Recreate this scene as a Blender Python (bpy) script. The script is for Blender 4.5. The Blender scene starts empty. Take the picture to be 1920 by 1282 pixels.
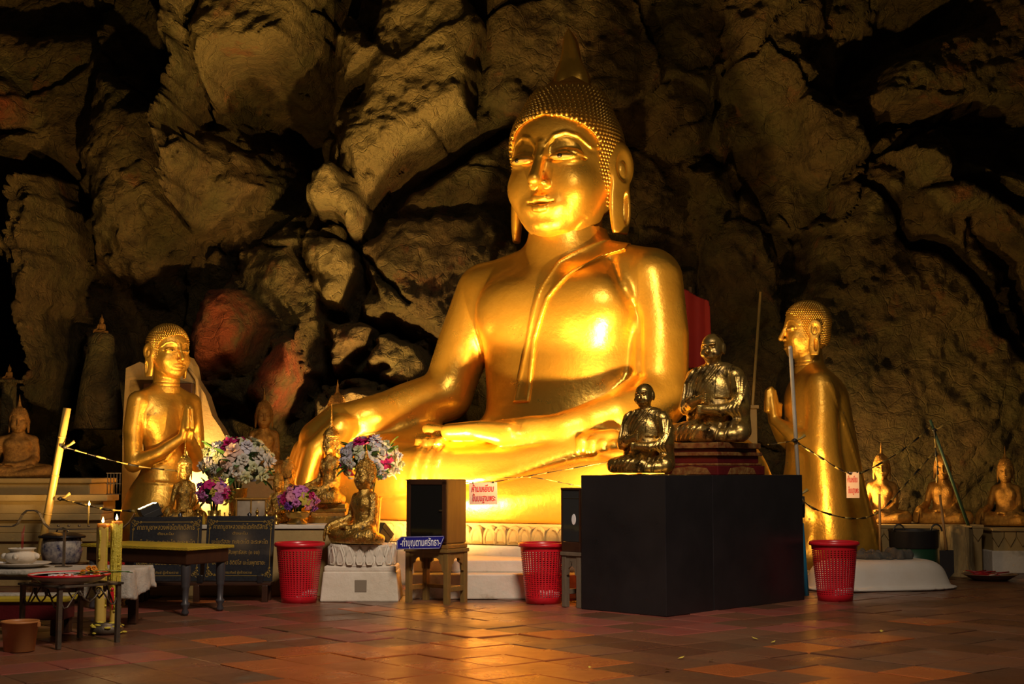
import bpy, bmesh, math, random
import numpy as np
from mathutils import Vector, Matrix
from mathutils.bvhtree import BVHTree
R = math.radians
SC = bpy.context.scene
COL = SC.collection
# ------------------------------------------------------------------ camera, world, exposure, large lights
FPX = 2600.0; TILT = math.atan(239/2600); CAMH = 1.1
cam = bpy.data.cameras.new('camera'); cam.sensor_width = 36; cam.lens = 36*FPX/1920
camo = bpy.data.objects.new('camera', cam); COL.objects.link(camo)
camo.location = (0, 0, CAMH); camo.rotation_euler = (math.pi/2+TILT, 0, 0)
SC.camera = camo
SC.view_settings.view_transform = 'Standard'; SC.view_settings.look = 'None'
SC.view_settings.gamma = 1; SC.view_settings.use_curve_mapping = False
SC.view_settings.exposure = 0.0
w = bpy.data.worlds.new('world'); SC.world = w; w.use_nodes = True
w.node_tree.nodes['Background'].inputs[0].default_value = (1.0, 0.74, 0.46, 1)
w.node_tree.nodes['Background'].inputs[1].default_value = 0.027
def area(name, loc, target, size, power, color, spread=180):
    l = bpy.data.lights.new(name, 'AREA'); l.shape = 'DISK'; l.size = size; l.energy = power; l.color = color; l.spread = R(spread)
    o = bpy.data.objects.new(name, l); COL.objects.link(o); o.location = loc
    o.rotation_euler = (Vector(target)-Vector(loc)).to_track_quat('-Z', 'Y').to_euler()
    return o
# added fill light with no fixture, unseen high above the tiled forecourt
area('forecourt_fill', (0.8, 4.6, 6.6), (-0.3, 10.6, 0.0), 1.6, 125, (1.0, 0.80, 0.62), 82)
WARM = (1.0, 0.58, 0.19)
# wide flood lamps standing among the altar things: (position, target, power, housing?)
FLOODS = [((-1.20, 12.62, 0.55), (-0.2, 13.9, 2.4), 170, 140, 0.0),
          ((0.92, 11.78, 0.86), (0.25, 13.9, 3.2), 230, 140, 0.0),
          ((-3.13, 12.02, 0.76), (-3.5, 11.86, 1.66), 280, 178, 0.0),
          ((2.53, 12.60, 0.78), (2.95, 14.4, 2.4), 28, 140, 0.0),
          ((-1.62, 16.25, 1.30), (-2.4, 17.3, 4.6), 75, 160, 1.03),
          ((-3.62, 15.08, 0.75), (-2.9, 16.0, 2.0), 60, 165, 0.0),
          ((3.42, 15.35, 0.75), (5.4, 15.9, 1.6), 40, 160, 0.0)]
# ------------------------------------------------------------------ helpers
def P(px, py, Y):
    u = (px-960)/FPX; v = (641-py)/FPX
    y = math.cos(TILT)-v*math.sin(TILT); z = math.sin(TILT)+v*math.cos(TILT)
    return Vector((u*Y/y, Y, CAMH+z*Y/y))
def tag(o, label=None, cat=None, group=None, kind=None):
    if label: o['label'] = label
    if cat: o['category'] = cat
    if group: o['group'] = group
    if kind: o['kind'] = kind
    return o
def empty(name, loc=(0, 0, 0), rz=0, label=None, cat=None, group=None, s=1):
    o = bpy.data.objects.new(name, None); COL.objects.link(o); o.location = loc; o.rotation_euler = (0, 0, rz)
    o.scale = (s, s, s); o.empty_display_size = 0.1
    return tag(o, label, cat, group)
def link(name, me, mat=None, parent=None, loc=None, rot=None, scale=None):
    o = bpy.data.objects.new(name, me); COL.objects.link(o)
    if mat is not None and len(me.materials) == 0: me.materials.append(mat)
    if parent is not None: o.parent = parent
    if loc is not None: o.location = loc
    if rot is not None: o.rotation_euler = rot
    if scale is not None: o.scale = scale if hasattr(scale, '__len__') else (scale,)*3
    return o
def copy_tree(o, parent=None):
    c = o.copy(); COL.objects.link(c); c.parent = parent
    for ch in list(o.children): copy_tree(ch, c)
    return c
def np_mesh(name, V, Q, smooth=True):
    me = bpy.data.meshes.new(name); n = Q.shape[1]
    me.vertices.add(len(V)); me.vertices.foreach_set('co', np.asarray(V, np.float32).ravel())
    me.loops.add(Q.size); me.loops.foreach_set('vertex_index', Q.ravel().astype(np.int32))
    me.polygons.add(len(Q)); me.polygons.foreach_set('loop_start', np.arange(0, Q.size, n, dtype=np.int32))
    me.polygons.foreach_set('loop_total', np.full(len(Q), n, np.int32))
    me.update(calc_edges=True); me.validate()
    me.polygons.foreach_set('use_smooth', np.full(len(me.polygons), smooth, bool))
    return me
class B:
    """collects simple shapes in one bmesh"""
    def __init__(s): s.bm = bmesh.new()
    def box(s, c, d, bev=0.0, rot=None, taper=1.0):
        r = bmesh.ops.create_cube(s.bm, size=1.0); vs = r['verts']
        for v in vs:
            k = taper if v.co.z > 0 else 1
            v.co = Vector((v.co.x*d[0]*k, v.co.y*d[1]*k, v.co.z*d[2]))
        if bev > 0:
            es = list({e for v in vs for e in v.link_edges})
            rr = bmesh.ops.bevel(s.bm, geom=es, offset=bev, segments=2, affect='EDGES', profile=0.5)
            vs = list({v for f in rr['faces'] for v in f.verts} | {v for v in vs if v.is_valid})
        M = Matrix.Translation(c) @ (rot.to_matrix().to_4x4() if rot is not None else Matrix())
        for v in vs: v.co = M @ v.co
        return s
    def lathe(s, prof, c=(0, 0, 0), n=24, M=None, flute=None):
        rings = []
        for (r, z) in prof:
            ring = []
            for i in range(n):
                a = 2*math.pi*i/n; rr = r*(flute(a, z) if flute else 1)
                p = Vector((rr*math.cos(a), rr*math.sin(a), z))
                if M: p = M @ p
                ring.append(s.bm.verts.new(p+Vector(c)))
            rings.append(ring)
        for a, b in zip(rings, rings[1:]):
            for i in range(n):
                f = s.bm.faces.new((a[i], a[(i+1) % n], b[(i+1) % n], b[i])); f.smooth = True
        if prof[0][0] > 1e-4: s.bm.faces.new(list(reversed(rings[0])))
        if prof[-1][0] > 1e-4: s.bm.faces.new(rings[-1])
        return s
    def tube(s, pts, rad, n=8):
        pts = [Vector(p) for p in pts]
        rad = rad if hasattr(rad, '__len__') else [rad]*len(pts)
        rings = []; up = Vector((0.13, 0.21, 0.97)).normalized()
        for i, p in enumerate(pts):
            t = (pts[min(i+1, len(pts)-1)]-pts[max(i-1, 0)]).normalized()
            a = t.cross(up)
            if a.length < 1e-3: a = t.cross(Vector((1, 0, 0)))
            a.normalize(); b = t.cross(a); up = b.cross(t) if False else up
            rings.append([s.bm.verts.new(p+rad[i]*(a*math.cos(2*math.pi*k/n)+b*math.sin(2*math.pi*k/n))) for k in range(n)])
        for x, y in zip(rings, rings[1:]):
            for k in range(n):
                f = s.bm.faces.new((x[k], y[k], y[(k+1) % n], x[(k+1) % n])); f.smooth = True
        s.bm.faces.new(rings[0]); s.bm.faces.new(list(reversed(rings[-1])))
        return s
    def prism(s, poly, thick, M=None):
        """poly in local xz, extruded along y"""
        M = M or Matrix()
        a = [s.bm.verts.new(M @ Vector((x, -thick/2, z))) for x, z in poly]
        b = [s.bm.verts.new(M @ Vector((x, thick/2, z))) for x, z in poly]
        n = len(poly)
        s.bm.faces.new(a); s.bm.faces.new(list(reversed(b)))
        for i in range(n): s.bm.faces.new((a[i], b[i], b[(i+1) % n], a[(i+1) % n]))
        return s
    def ball(s, c, r, u=12, v=8):
        r = r if hasattr(r, '__len__') else (r, r, r)
        q = bmesh.ops.create_uvsphere(s.bm, u_segments=u, v_segments=v, radius=1)
        for x in q['verts']:
            x.co = Vector((x.co.x*r[0], x.co.y*r[1], x.co.z*r[2]))+Vector(c)
            for f in x.link_faces: f.smooth = True
        return s
    def mesh(s, name, mat=None):
        bmesh.ops.recalc_face_normals(s.bm, faces=s.bm.faces)
        me = bpy.data.meshes.new(name); s.bm.to_mesh(me); s.bm.free()
        if mat: me.materials.append(mat)
        return me
    def obj(s, name, mat=None, parent=None, **k): return link(name, s.mesh(name), mat, parent, **k)
# ------------------------------------------------------------------ signed-distance sculpting
class Vol:
    def __init__(s, lo, hi, h):
        s.lo = np.array(lo, np.float32); s.h = h
        s.n = np.ceil((np.array(hi)-np.array(lo))/h).astype(int)+1
        s.ax = [(s.lo[i]+h*np.arange(s.n[i])).astype(np.float32) for i in range(3)]
        s.f = np.full(s.n, 9.0, np.float32)
    def sub(s, lo, hi):
        sl = []; g = []
        for i in range(3):
            a = max(0, int((lo[i]-s.lo[i])/s.h)); b = min(s.n[i], int((hi[i]-s.lo[i])/s.h)+2)
            b = max(b, a)
            sl.append(slice(a, b)); sh = [1, 1, 1]; sh[i] = -1
            g.append(s.ax[i][a:b].reshape(sh))
        return tuple(sl), g
    def apply(s, prim, k=0.0, sub=False):
        fn, lo, hi = prim; pad = k+3*s.h+0.02
        sl, g = s.sub([c-pad for c in lo], [c+pad for c in hi])
        if min(x.stop-x.start for x in sl) <= 0: return s
        d = fn(*g); f = s.f[sl]
        if sub:
            d = -d
            if k > 0:
                q = np.maximum(k-np.abs(f-d), 0)/k; s.f[sl] = np.maximum(f, d)+q*q*k*0.25
            else: s.f[sl] = np.maximum(f, d)
        else:
            if k > 0:
                q = np.maximum(k-np.abs(f-d), 0)/k; s.f[sl] = np.minimum(f, d)-q*q*k*0.25
            else: s.f[sl] = np.minimum(f, d)
        return s
    def ell(s, c, r, k=0.0, sub=False, M=None): return s.apply(ell(c, r, M), k, sub)
    def chain(s, pts, rad, k=0.0, sub=False):
        return s.apply(chain(pts, rad), k, sub)
    def ridge(s, pts, amp, w, lo, hi, ax=(0, 2)):
        """raise (or carve) a line given in two axes, inside the box lo..hi"""
        sl, g = s.sub(lo, hi); a = g[ax[0]]; b = g[ax[1]]
        d = None
        for (x0, y0), (x1, y1) in zip(pts, pts[1:]):
            ex, ey = x1-x0, y1-y0; t = np.clip(((a-x0)*ex+(b-y0)*ey)/(ex*ex+ey*ey+1e-9), 0, 1)
            q = (a-x0-t*ex)**2+(b-y0-t*ey)**2
            d = q if d is None else np.minimum(d, q)
        s.f[sl] -= amp*np.exp(-d/(w*w))
        return s
    def mesh(s, name):
        f = s.f; h = s.h; neg = f < 0
        c = np.zeros([n-1 for n in f.shape], np.int8)
        cor = [(i, j, k) for i in (0, 1) for j in (0, 1) for k in (0, 1)]
        def v(a, o): return a[o[0]:a.shape[0]-1+o[0], o[1]:a.shape[1]-1+o[1], o[2]:a.shape[2]-1+o[2]]
        for o in cor: c += v(neg, o)
        act = (c > 0) & (c < 8); I = np.argwhere(act)
        idx = np.full(act.shape, -1, np.int64); idx[act] = np.arange(len(I))
        val = {o: f[I[:, 0]+o[0], I[:, 1]+o[1], I[:, 2]+o[2]] for o in cor}
        acc = np.zeros((len(I), 3)); cnt = np.zeros(len(I))
        for o in cor:
            for ax in range(3):
                if o[ax]: continue
                p = list(o); p[ax] = 1; p = tuple(p); a = val[o]; b = val[p]
                m = (a < 0) != (b < 0); t = np.zeros(len(I)); t[m] = a[m]/(a[m]-b[m])
                q = np.array(o, float)[None, :].repeat(len(I), 0); q[:, ax] = t
                acc[m] += q[m]; cnt[m] += 1
        V = (I+acc/np.maximum(cnt, 1)[:, None])*h+s.lo
        Q = []
        for ax in range(3):
            a = np.take(neg, range(0, neg.shape[ax]-1), ax); b = np.take(neg, range(1, neg.shape[ax]), ax)
            E = np.argwhere(a != b); o1, o2 = [(1, 2), (2, 0), (0, 1)][ax]
            E = E[(E[:, o1] > 0) & (E[:, o2] > 0) & (E[:, o1] < neg.shape[o1]-1) & (E[:, o2] < neg.shape[o2]-1)]
            def g(d1, d2):
                e = E.copy(); e[:, o1] -= d1; e[:, o2] -= d2; return idx[e[:, 0], e[:, 1], e[:, 2]]
            q = np.stack([g(1, 1), g(0, 1), g(0, 0), g(1, 0)], 1)
            fl = ~a[E[:, 0], E[:, 1], E[:, 2]]; q[fl] = q[fl][:, ::-1]
            Q.append(q)
        Q = np.concatenate(Q); Q = Q[(Q >= 0).all(1)]
        return np_mesh(name, V, Q)
def ell(c, r, M=None):
    c = [float(x) for x in c]; r = [float(x) for x in r]
    def fn(X, Y, Z):
        x, y, z = X-c[0], Y-c[1], Z-c[2]
        if M is not None:
            m = M; x, y, z = (m[0][0]*x+m[1][0]*y+m[2][0]*z, m[0][1]*x+m[1][1]*y+m[2][1]*z, m[0][2]*x+m[1][2]*y+m[2][2]*z)
        k0 = np.sqrt((x/r[0])**2+(y/r[1])**2+(z/r[2])**2)
        k1 = np.sqrt((x/r[0]**2)**2+(y/r[1]**2)**2+(z/r[2]**2)**2)
        return k0*(k0-1)/np.maximum(k1, 1e-6)
    m = max(r) if M is not None else None
    return fn, [c[i]-(m or r[i]) for i in range(3)], [c[i]+(m or r[i]) for i in range(3)]
def chain(pts, rad):
    rad = rad if hasattr(rad, '__len__') else [rad]*len(pts)
    def fn(X, Y, Z):
        D = None
        for p, q, ra, rb in zip(pts, pts[1:], rad, rad[1:]):
            e = [q[i]-p[i] for i in range(3)]; L = sum(x*x for x in e)+1e-9
            t = np.clip(((X-p[0])*e[0]+(Y-p[1])*e[1]+(Z-p[2])*e[2])/L, 0, 1)
            d = np.sqrt((X-p[0]-t*e[0])**2+(Y-p[1]-t*e[1])**2+(Z-p[2]-t*e[2])**2)-(ra+t*(rb-ra))
            D = d if D is None else np.minimum(D, d)
        return D
    m = max(rad)
    return fn, [min(p[i] for p in pts)-m for i in range(3)], [max(p[i] for p in pts)+m for i in range(3)]
def rot(ax, deg): return Matrix.Rotation(R(deg), 3, ax)
# ------------------------------------------------------------------ materials
def mat(name, col, rough=0.5, metal=0.0, var=None, vscale=4.0, bump=0.0, bscale=30.0, spec=0.5, emit=None, estr=0, detail=6, mapping=None,
        rvar=0.0, var2=None, v2scale=1.5, v2lo=0.55, v2hi=0.65, objrand=0.0, alpha=1.0, trans=0.0, coat=0.0, metal2=None):
    m = bpy.data.materials.new(name); m.use_nodes = True; nt = m.node_tree; N = nt.nodes; L = nt.links
    b = N['Principled BSDF']; b.inputs['Base Color'].default_value = (*col, 1); b.inputs['Roughness'].default_value = rough
    b.inputs['Metallic'].default_value = metal; b.inputs['Specular IOR Level'].default_value = spec
    b.inputs['Coat Weight'].default_value = coat; b.inputs['Transmission Weight'].default_value = trans; b.inputs['Alpha'].default_value = alpha
    tc = N.new('ShaderNodeTexCoord'); src = tc.outputs['Object']
    if mapping:
        mp = N.new('ShaderNodeMapping'); mp.inputs['Scale'].default_value = mapping; L.new(src, mp.inputs[0]); src = mp.outputs[0]
    def noise(sc, det=detail):
        n = N.new('ShaderNodeTexNoise'); n.inputs['Scale'].default_value = sc; n.inputs['Detail'].default_value = det
        n.inputs['Roughness'].default_value = 0.62; L.new(src, n.inputs['Vector']); return n.outputs['Fac']
    def ramp(fac, lo, hi):
        r = N.new('ShaderNodeMapRange'); r.inputs[1].default_value = lo; r.inputs[2].default_value = hi; L.new(fac, r.inputs[0]); return r.outputs[0]
    def mix(fac, a, c2):
        x = N.new('ShaderNodeMix'); x.data_type = 'RGBA'
        if fac is not None: L.new(fac, x.inputs[0])
        if isinstance(a, tuple): x.inputs[6].default_value = (*a, 1)
        else: L.new(a, x.inputs[6])
        if isinstance(c2, tuple): x.inputs[7].default_value = (*c2, 1)
        else: L.new(c2, x.inputs[7])
        return x.outputs[2]
    c = col
    if var is not None:
        f = noise(vscale); c = mix(ramp(f, 0.35, 0.65), col, var)
        if rvar:
            mr = N.new('ShaderNodeMapRange'); mr.inputs[1].default_value = 0.3; mr.inputs[2].default_value = 0.7
            mr.inputs[3].default_value = rough-rvar; mr.inputs[4].default_value = rough+rvar; L.new(f, mr.inputs[0]); L.new(mr.outputs[0], b.inputs['Roughness'])
    if var2 is not None:
        f2 = ramp(noise(v2scale), v2lo, v2hi); c = mix(f2, c, var2)
        if metal2 is not None:
            mm = N.new('ShaderNodeMapRange'); mm.inputs[3].default_value = metal; mm.inputs[4].default_value = metal2; L.new(f2, mm.inputs[0]); L.new(mm.outputs[0], b.inputs['Metallic'])
    if objrand:
        oi = N.new('ShaderNodeObjectInfo'); hs = N.new('ShaderNodeHueSaturation')
        mr = N.new('ShaderNodeMapRange'); mr.inputs[3].default_value = 1-objrand; mr.inputs[4].default_value = 1+objrand
        L.new(oi.outputs['Random'], mr.inputs[0]); L.new(mr.outputs[0], hs.inputs['Value'])
        if isinstance(c, tuple): hs.inputs['Color'].default_value = (*c, 1)
        else: L.new(c, hs.inputs['Color'])
        c = hs.outputs[0]
    if not isinstance(c, tuple): L.new(c, b.inputs['Base Color'])
    if bump:
        bp = N.new('ShaderNodeBump'); bp.inputs['Strength'].default_value = 1.0; bp.inputs['Distance'].default_value = bump
        L.new(noise(bscale), bp.inputs['Height']); L.new(bp.outputs[0], b.inputs['Normal'])
    if emit: b.inputs['Emission Color'].default_value = (*emit, 1); b.inputs['Emission Strength'].default_value = estr
    return m
M = {}
M['gold'] = mat('polished_gold', (0.95, 0.56, 0.085), 0.33, 0.82, var=(0.80, 0.43, 0.05), vscale=2.2, bump=0.006, bscale=9, rvar=0.09)
M['goldold'] = mat('weathered_gold', (0.86, 0.50, 0.08), 0.36, 0.8, var=(0.60, 0.34, 0.05), vscale=3.0, bump=0.006, bscale=14, rvar=0.1,
                   var2=(0.10, 0.07, 0.03), v2scale=7, v2lo=0.66, v2hi=0.72, metal2=0.2)
M['goldhair'] = mat('dull_gold_hair', (0.62, 0.36, 0.06), 0.34, 0.85)
M['leaf'] = mat('gold_leaf', (0.70, 0.44, 0.10), 0.27, 0.92, var=(0.40, 0.24, 0.05), vscale=2.4, bump=0.012, bscale=6, rvar=0.1,
                var2=(0.07, 0.05, 0.025), v2scale=3.2, v2lo=0.58, v2hi=0.66, metal2=0.3, detail=4)
M['bronze'] = mat('aged_gilt', (0.62, 0.33, 0.06), 0.42, 0.7, var=(0.38, 0.19, 0.04), vscale=5, bump=0.008, bscale=20, rvar=0.1)
M['black'] = mat('black_paint', (0.012, 0.011, 0.013), 0.33, 0, bump=0.001, bscale=6, var=(0.018, 0.016, 0.018), vscale=2.0, rvar=0.08)
M['eye'] = mat('painted_eye', (0.42, 0.25, 0.05), 0.45); M['pupil'] = mat('black_pupil', (0.01, 0.008, 0.006), 0.3)
M['white'] = mat('whitewash', (0.72, 0.66, 0.56), 0.75, var=(0.60, 0.53, 0.42), vscale=2.5, bump=0.006, bscale=18, var2=(0.30, 0.25, 0.16), v2scale=3.5, v2lo=0.60, v2hi=0.75)
M['plaster'] = mat('yellowed_plaster', (0.44, 0.31, 0.12), 0.75, var=(0.34, 0.23, 0.085), vscale=2, bump=0.006, bscale=14)
M['red'] = mat('red_plastic', (0.62, 0.012, 0.025), 0.32)
M['darkwood'] = mat('dark_wood', (0.035, 0.014, 0.008), 0.35, var=(0.055, 0.022, 0.01), vscale=6, mapping=(1, 8, 1))
M['wood'] = mat('stool_wood', (0.24, 0.14, 0.035), 0.45, var=(0.16, 0.10, 0.03), vscale=8, mapping=(4, 4, 0.7), bump=0.002)
# ------------------------------------------------------------------ cave wall
RNG = np.random.default_rng(7)
def vnoise(X, Z, s, seed):
    """smooth value noise on two coordinate arrays"""
    g = np.random.default_rng(seed).random((64, 64)); x = X/s; z = Z/s
    i = np.floor(x).astype(int); j = np.floor(z).astype(int); a = x-i; b = z-j
    a = a*a*(3-2*a); b = b*b*(3-2*b); i0, i1, j0, j1 = i % 64, (i+1) % 64, j % 64, (j+1) % 64
    return (g[i0, j0]*(1-a)+g[i1, j0]*a)*(1-b)+(g[i0, j1]*(1-a)+g[i1, j1]*a)*b-0.5
def fbm(X, Z, s, seed, o=5, gain=0.5):
    r = 0; a = 1
    for k in range(o): r = r+a*vnoise(X+3.7*k, Z+1.9*k, s/2**k, seed+k); a *= gain
    return r
WY = 17.6
def build_wall():
    st = 0.03
    xs = np.arange(-11.0, 11.01, st); zs = np.arange(-0.5, 10.5, st)
    X, Z = np.meshgrid(xs, zs, indexing='ij')
    wx = X+0.5*fbm(X, Z, 1.3, 11, 4); wz = Z+0.5*fbm(X, Z, 1.3, 21, 4)
    y = np.full(X.shape, WY)
    y = y-0.020*np.clip(np.abs(X)-3.5, 0, None)**2.2                     # sides come forward
    y = y-0.10*np.clip(Z-6.0, 0, None)**2                                 # the roof leans in
    y = y-0.9*fbm(X, Z, 3.2, 3, 3)
    # broken blocks: a cellular pattern of plateaus with open cracks between them
    def cells(n, seed, amp, crack, cw, sx=1.0):
        r = np.random.default_rng(seed); px = r.uniform(-11, 11, n); pz = r.uniform(-0.5, 10.5, n); hh = r.uniform(-1, 1, n)
        tx = r.uniform(-.5, .5, n); tz = r.uniform(-.5, .5, n)
        d1 = np.full(X.shape, 1e9); d2 = np.full(X.shape, 1e9); o = np.zeros(X.shape, int)
        for i in range(n):
            d = np.hypot((wx-px[i])*sx, wz-pz[i]); m = d < d1
            d2 = np.where(m, d1, np.minimum(d2, d)); o = np.where(m, i, o); d1 = np.where(m, d, d1)
        e = d2-d1
        return amp*(hh[o]+0.8*((X-px[o])*tx[o]+(Z-pz[o])*tz[o]))*np.clip(e/0.05, 0, 1), crack*np.exp(-(e/cw)**2)
    a, c = cells(90, 5, 0.20, 0.22, 0.035); y = y-a+c
    a, c = cells(420, 6, 0.09, 0.06, 0.02); y = y-a+c*(vnoise(X, Z, 2.0, 77) > 0)
    y = y-0.35*(0.5-np.abs(fbm(X+0.3*Z, Z, 1.5, 101, 4)))*(0.6+vnoise(X, Z, 2.5, 78))
    red = np.zeros(X.shape); pale = np.zeros(X.shape)
    def poly_sd(pts):
        q = [P(a, b, WY-0.4) for a, b in pts]; qx = [p.x for p in q]; qz = [p.z for p in q]
        ux = X+0.22*fbm(X, Z, 0.6, 31, 5, .6); uz = Z+0.22*fbm(X, Z, 0.6, 41, 5, .6)
        m = (X > min(qx)-1) & (X < max(qx)+1) & (Z > min(qz)-1) & (Z < max(qz)+1)
        x = ux[m]; z = uz[m]; d = np.full(x.shape, 1e9); ins = np.zeros(x.shape, bool)
        for i in range(len(q)):
            x0, z0, x1, z1 = qx[i], qz[i], qx[(i+1) % len(q)], qz[(i+1) % len(q)]
            ex, ez = x1-x0, z1-z0; t = np.clip(((x-x0)*ex+(z-z0)*ez)/(ex*ex+ez*ez+1e-9), 0, 1)
            d = np.minimum(d, np.hypot(x-x0-t*ex, z-z0-t*ez))
            ins ^= ((z0 > z) != (z1 > z)) & (x < (x1-x0)*(z-z0)/(z1-z0+1e-12)+x0)
        return m, np.where(ins, -d, d), x, z, (sum(qx)/len(q), sum(qz)/len(q))
    def rock(pts, out, edge=0.35, tx=0.0, tz=0.0, flat=0.6, tint=None):
        nonlocal y
        m, d, x, z, c = poly_sd(pts)
        t = np.clip(-d/edge, 0, 1); t = np.clip(1-(1-t)**2, 0, 1)**0.75
        base = WY-out-tx*(x-c[0])-tz*(z-c[1])
        cur = y[m]; tgt = base*flat+(cur-out)*(1-flat)
        y[m] = cur*(1-t)+np.minimum(tgt, cur+9)*t
        if tint == 'red': red[m] = np.maximum(red[m], np.clip(-d/0.15, 0, 1))
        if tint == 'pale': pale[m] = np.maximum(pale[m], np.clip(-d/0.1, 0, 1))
    def hole(pts, deep, edge=0.3):
        nonlocal y
        m, d, x, z, c = poly_sd(pts); t = np.clip(-d/edge, 0, 1); t = t*t*(3-2*t); y[m] = y[m]+deep*t
    hole([(430, 180), (480, 150), (550, 130), (590, 80), (600, 0), (600, -40), (690, -40), (650, 80), (640, 200), (620, 300), (580, 350), (560, 400), (510, 400), (505, 330), (470, 290), (440, 240)], 2.3, 0.5)
    rock([(545, 255), (600, 300), (598, 340), (570, 405), (510, 405), (505, 330), (520, 290)], -0.6, 0.4)
    rock([(480, 230), (530, 250), (550, 310), (510, 340), (470, 300), (455, 260)], -0.5, 0.4)
    rock([(-60, 20), (200, 30), (275, 130), (290, 210), (340, 235), (350, 420), (280, 480), (170, 500), (165, 330), (60, 330), (-60, 280)], 0.75, 0.5, flat=0.35)
    rock([(200, 150), (275, 140), (300, 190), (350, 220), (440, 225), (470, 310), (510, 350), (470, 420), (380, 450), (300, 560), (200, 500), (160, 420), (170, 250)], 0.95, 0.5, flat=0.35)
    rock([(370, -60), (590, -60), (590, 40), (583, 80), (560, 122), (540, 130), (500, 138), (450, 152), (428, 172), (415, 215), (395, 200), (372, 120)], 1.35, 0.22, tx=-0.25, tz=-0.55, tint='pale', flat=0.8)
    hole([(280, 55), (316, 50), (322, 110), (340, 160), (347, 225), (325, 220), (298, 185), (272, 130)], 2.6, 0.2)
    hole([(50, 290), (120, 275), (130, 340), (60, 420), (40, 760), (-80, 760), (-80, 400)], 1.7, 0.35)
    rock([(-60, 150), (45, 165), (75, 215), (72, 250), (40, 270), (-60, 275)], 1.2, 0.4, tint='red')
    rock([(-60, 265), (80, 272), (82, 300), (45, 340), (35, 430), (-60, 430)], 0.9, 0.3)
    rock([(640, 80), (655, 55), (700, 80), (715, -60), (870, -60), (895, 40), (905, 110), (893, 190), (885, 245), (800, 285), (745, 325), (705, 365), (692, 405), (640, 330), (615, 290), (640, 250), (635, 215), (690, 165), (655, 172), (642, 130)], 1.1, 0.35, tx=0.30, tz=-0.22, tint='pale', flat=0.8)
    rock([(880, -60), (1130, -60), (1200, 120), (1180, 330), (960, 260), (900, 190), (905, 80)], 0.55, 0.5, flat=0.5)
    rock([(740, 392), (790, 330), (870, 288), (960, 235), (1100, 240), (1100, 400), (880, 385), (800, 395), (760, 402)], 0.45, 0.25, tx=-0.1, tz=0.1, flat=0.7)
    rock([(676, 450), (720, 408), (830, 388), (930, 400), (1000, 470), (960, 540), (900, 560), (860, 660), (800, 640), (740, 600), (690, 590), (676, 500)], 0.75, 0.25, tx=-0.15, tz=0.05, flat=0.7)
    rock([(370, 560), (450, 470), (560, 430), (600, 560), (620, 620), (570, 760), (520, 820), (380, 760)], 0.9, 0.5, flat=0.4)
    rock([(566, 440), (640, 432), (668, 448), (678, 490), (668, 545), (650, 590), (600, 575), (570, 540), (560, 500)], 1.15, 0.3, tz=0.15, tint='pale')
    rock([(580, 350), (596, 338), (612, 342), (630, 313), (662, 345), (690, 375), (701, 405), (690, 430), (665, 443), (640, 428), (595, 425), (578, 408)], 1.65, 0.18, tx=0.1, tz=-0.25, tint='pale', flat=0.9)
    rock([(603, 615), (690, 592), (722, 605), (700, 650), (640, 700), (612, 690)], 0.8, 0.14, tx=0.1, flat=0.8)
    rock([(726, 602), (800, 640), (820, 700), (790, 740), (716, 720), (690, 700), (706, 650)], 0.7, 0.16, tx=-0.1, flat=0.8)
    rock([(600, 705), (690, 708), (720, 725), (800, 745), (800, 860), (600, 860)], 0.9, 0.16, tz=0.2, flat=0.8)
    rock([(378, 590), (410, 560), (460, 552), (500, 588), (512, 630), (490, 690), (430, 725), (392, 745), (372, 690)], 1.35, 0.35, tint='red')
    rock([(515, 640), (560, 620), (590, 690), (560, 790), (500, 800), (470, 740), (490, 690)], 1.2, 0.3, tint='red')
    # the fluted flowstone column and the thin dripstones
    smooth = np.zeros(X.shape)
    def flute(pts, out, edge, fs):
        rock(pts, out, edge, flat=0.75)
        nonlocal y
        m, d, x, z, c = poly_sd(pts); smooth[m] = np.maximum(smooth[m], np.clip(-d/0.1, 0, 1)); y[m] += np.where(d < 0, 0.40*(fbm(x*1.0, z*0.08, fs, 61, 3)+0.5*np.abs(np.sin(x*24+3*fbm(x, z*.3, 1, 8, 2)))-0.25), 0)
    flute([(62, 370), (88, 335), (138, 345), (155, 400), (158, 470), (150, 500), (150, 560), (140, 610), (145, 700), (125, 775), (90, 750), (68, 600), (50, 520), (33, 505), (40, 470), (60, 455)], 1.9, 0.35, 0.18)
    flute([(345, -60), (386, -60), (388, 150), (388, 240), (394, 300), (388, 440), (360, 445), (352, 330), (345, 200)], 2.15, 0.2, 0.12)
    flute([(296, -60), (334, -60), (328, 40), (312, 66), (300, 40)], 1.9, 0.14, 0.12)
    flute([(165, 600), (235, 620), (240, 720), (225, 900), (160, 900)], 0.9, 0.3, 0.15)
    # right hand side
    rock([(1240, -60), (1380, -60), (1360, 120), (1340, 250), (1270, 280), (1200, 200)], 0.35, 0.4, flat=0.4)
    rock([(1345, -60), (1545, -60), (1548, 60), (1520, 120), (1535, 170), (1480, 190), (1420, 225), (1360, 190)], 0.8, 0.35, flat=0.5)
    rock([(1480, 190), (1600, 240), (1640, 300), (1560, 350), (1500, 320), (1475, 250)], 1.0, 0.25, flat=0.5)
    rock([(1850, -60), (2100, -60), (2100, 260), (1920, 258), (1800, 250), (1640, 255), (1600, 200), (1700, 110), (1790, 55), (1840, 30)], 0.9, 0.3, tx=0.1, tz=-0.5, flat=0.7)
    hole([(1590, 200), (1700, 120), (1830, 40), (1850, -40), (1700, -40), (1560, 100), (1540, 170)], 1.0, 0.4)
    hole([(1560, 255), (1700, 200), (1920, 215), (2050, 250), (2050, 268), (1920, 262), (1780, 254), (1700, 262), (1640, 275)], 1.2, 0.25)
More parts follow.
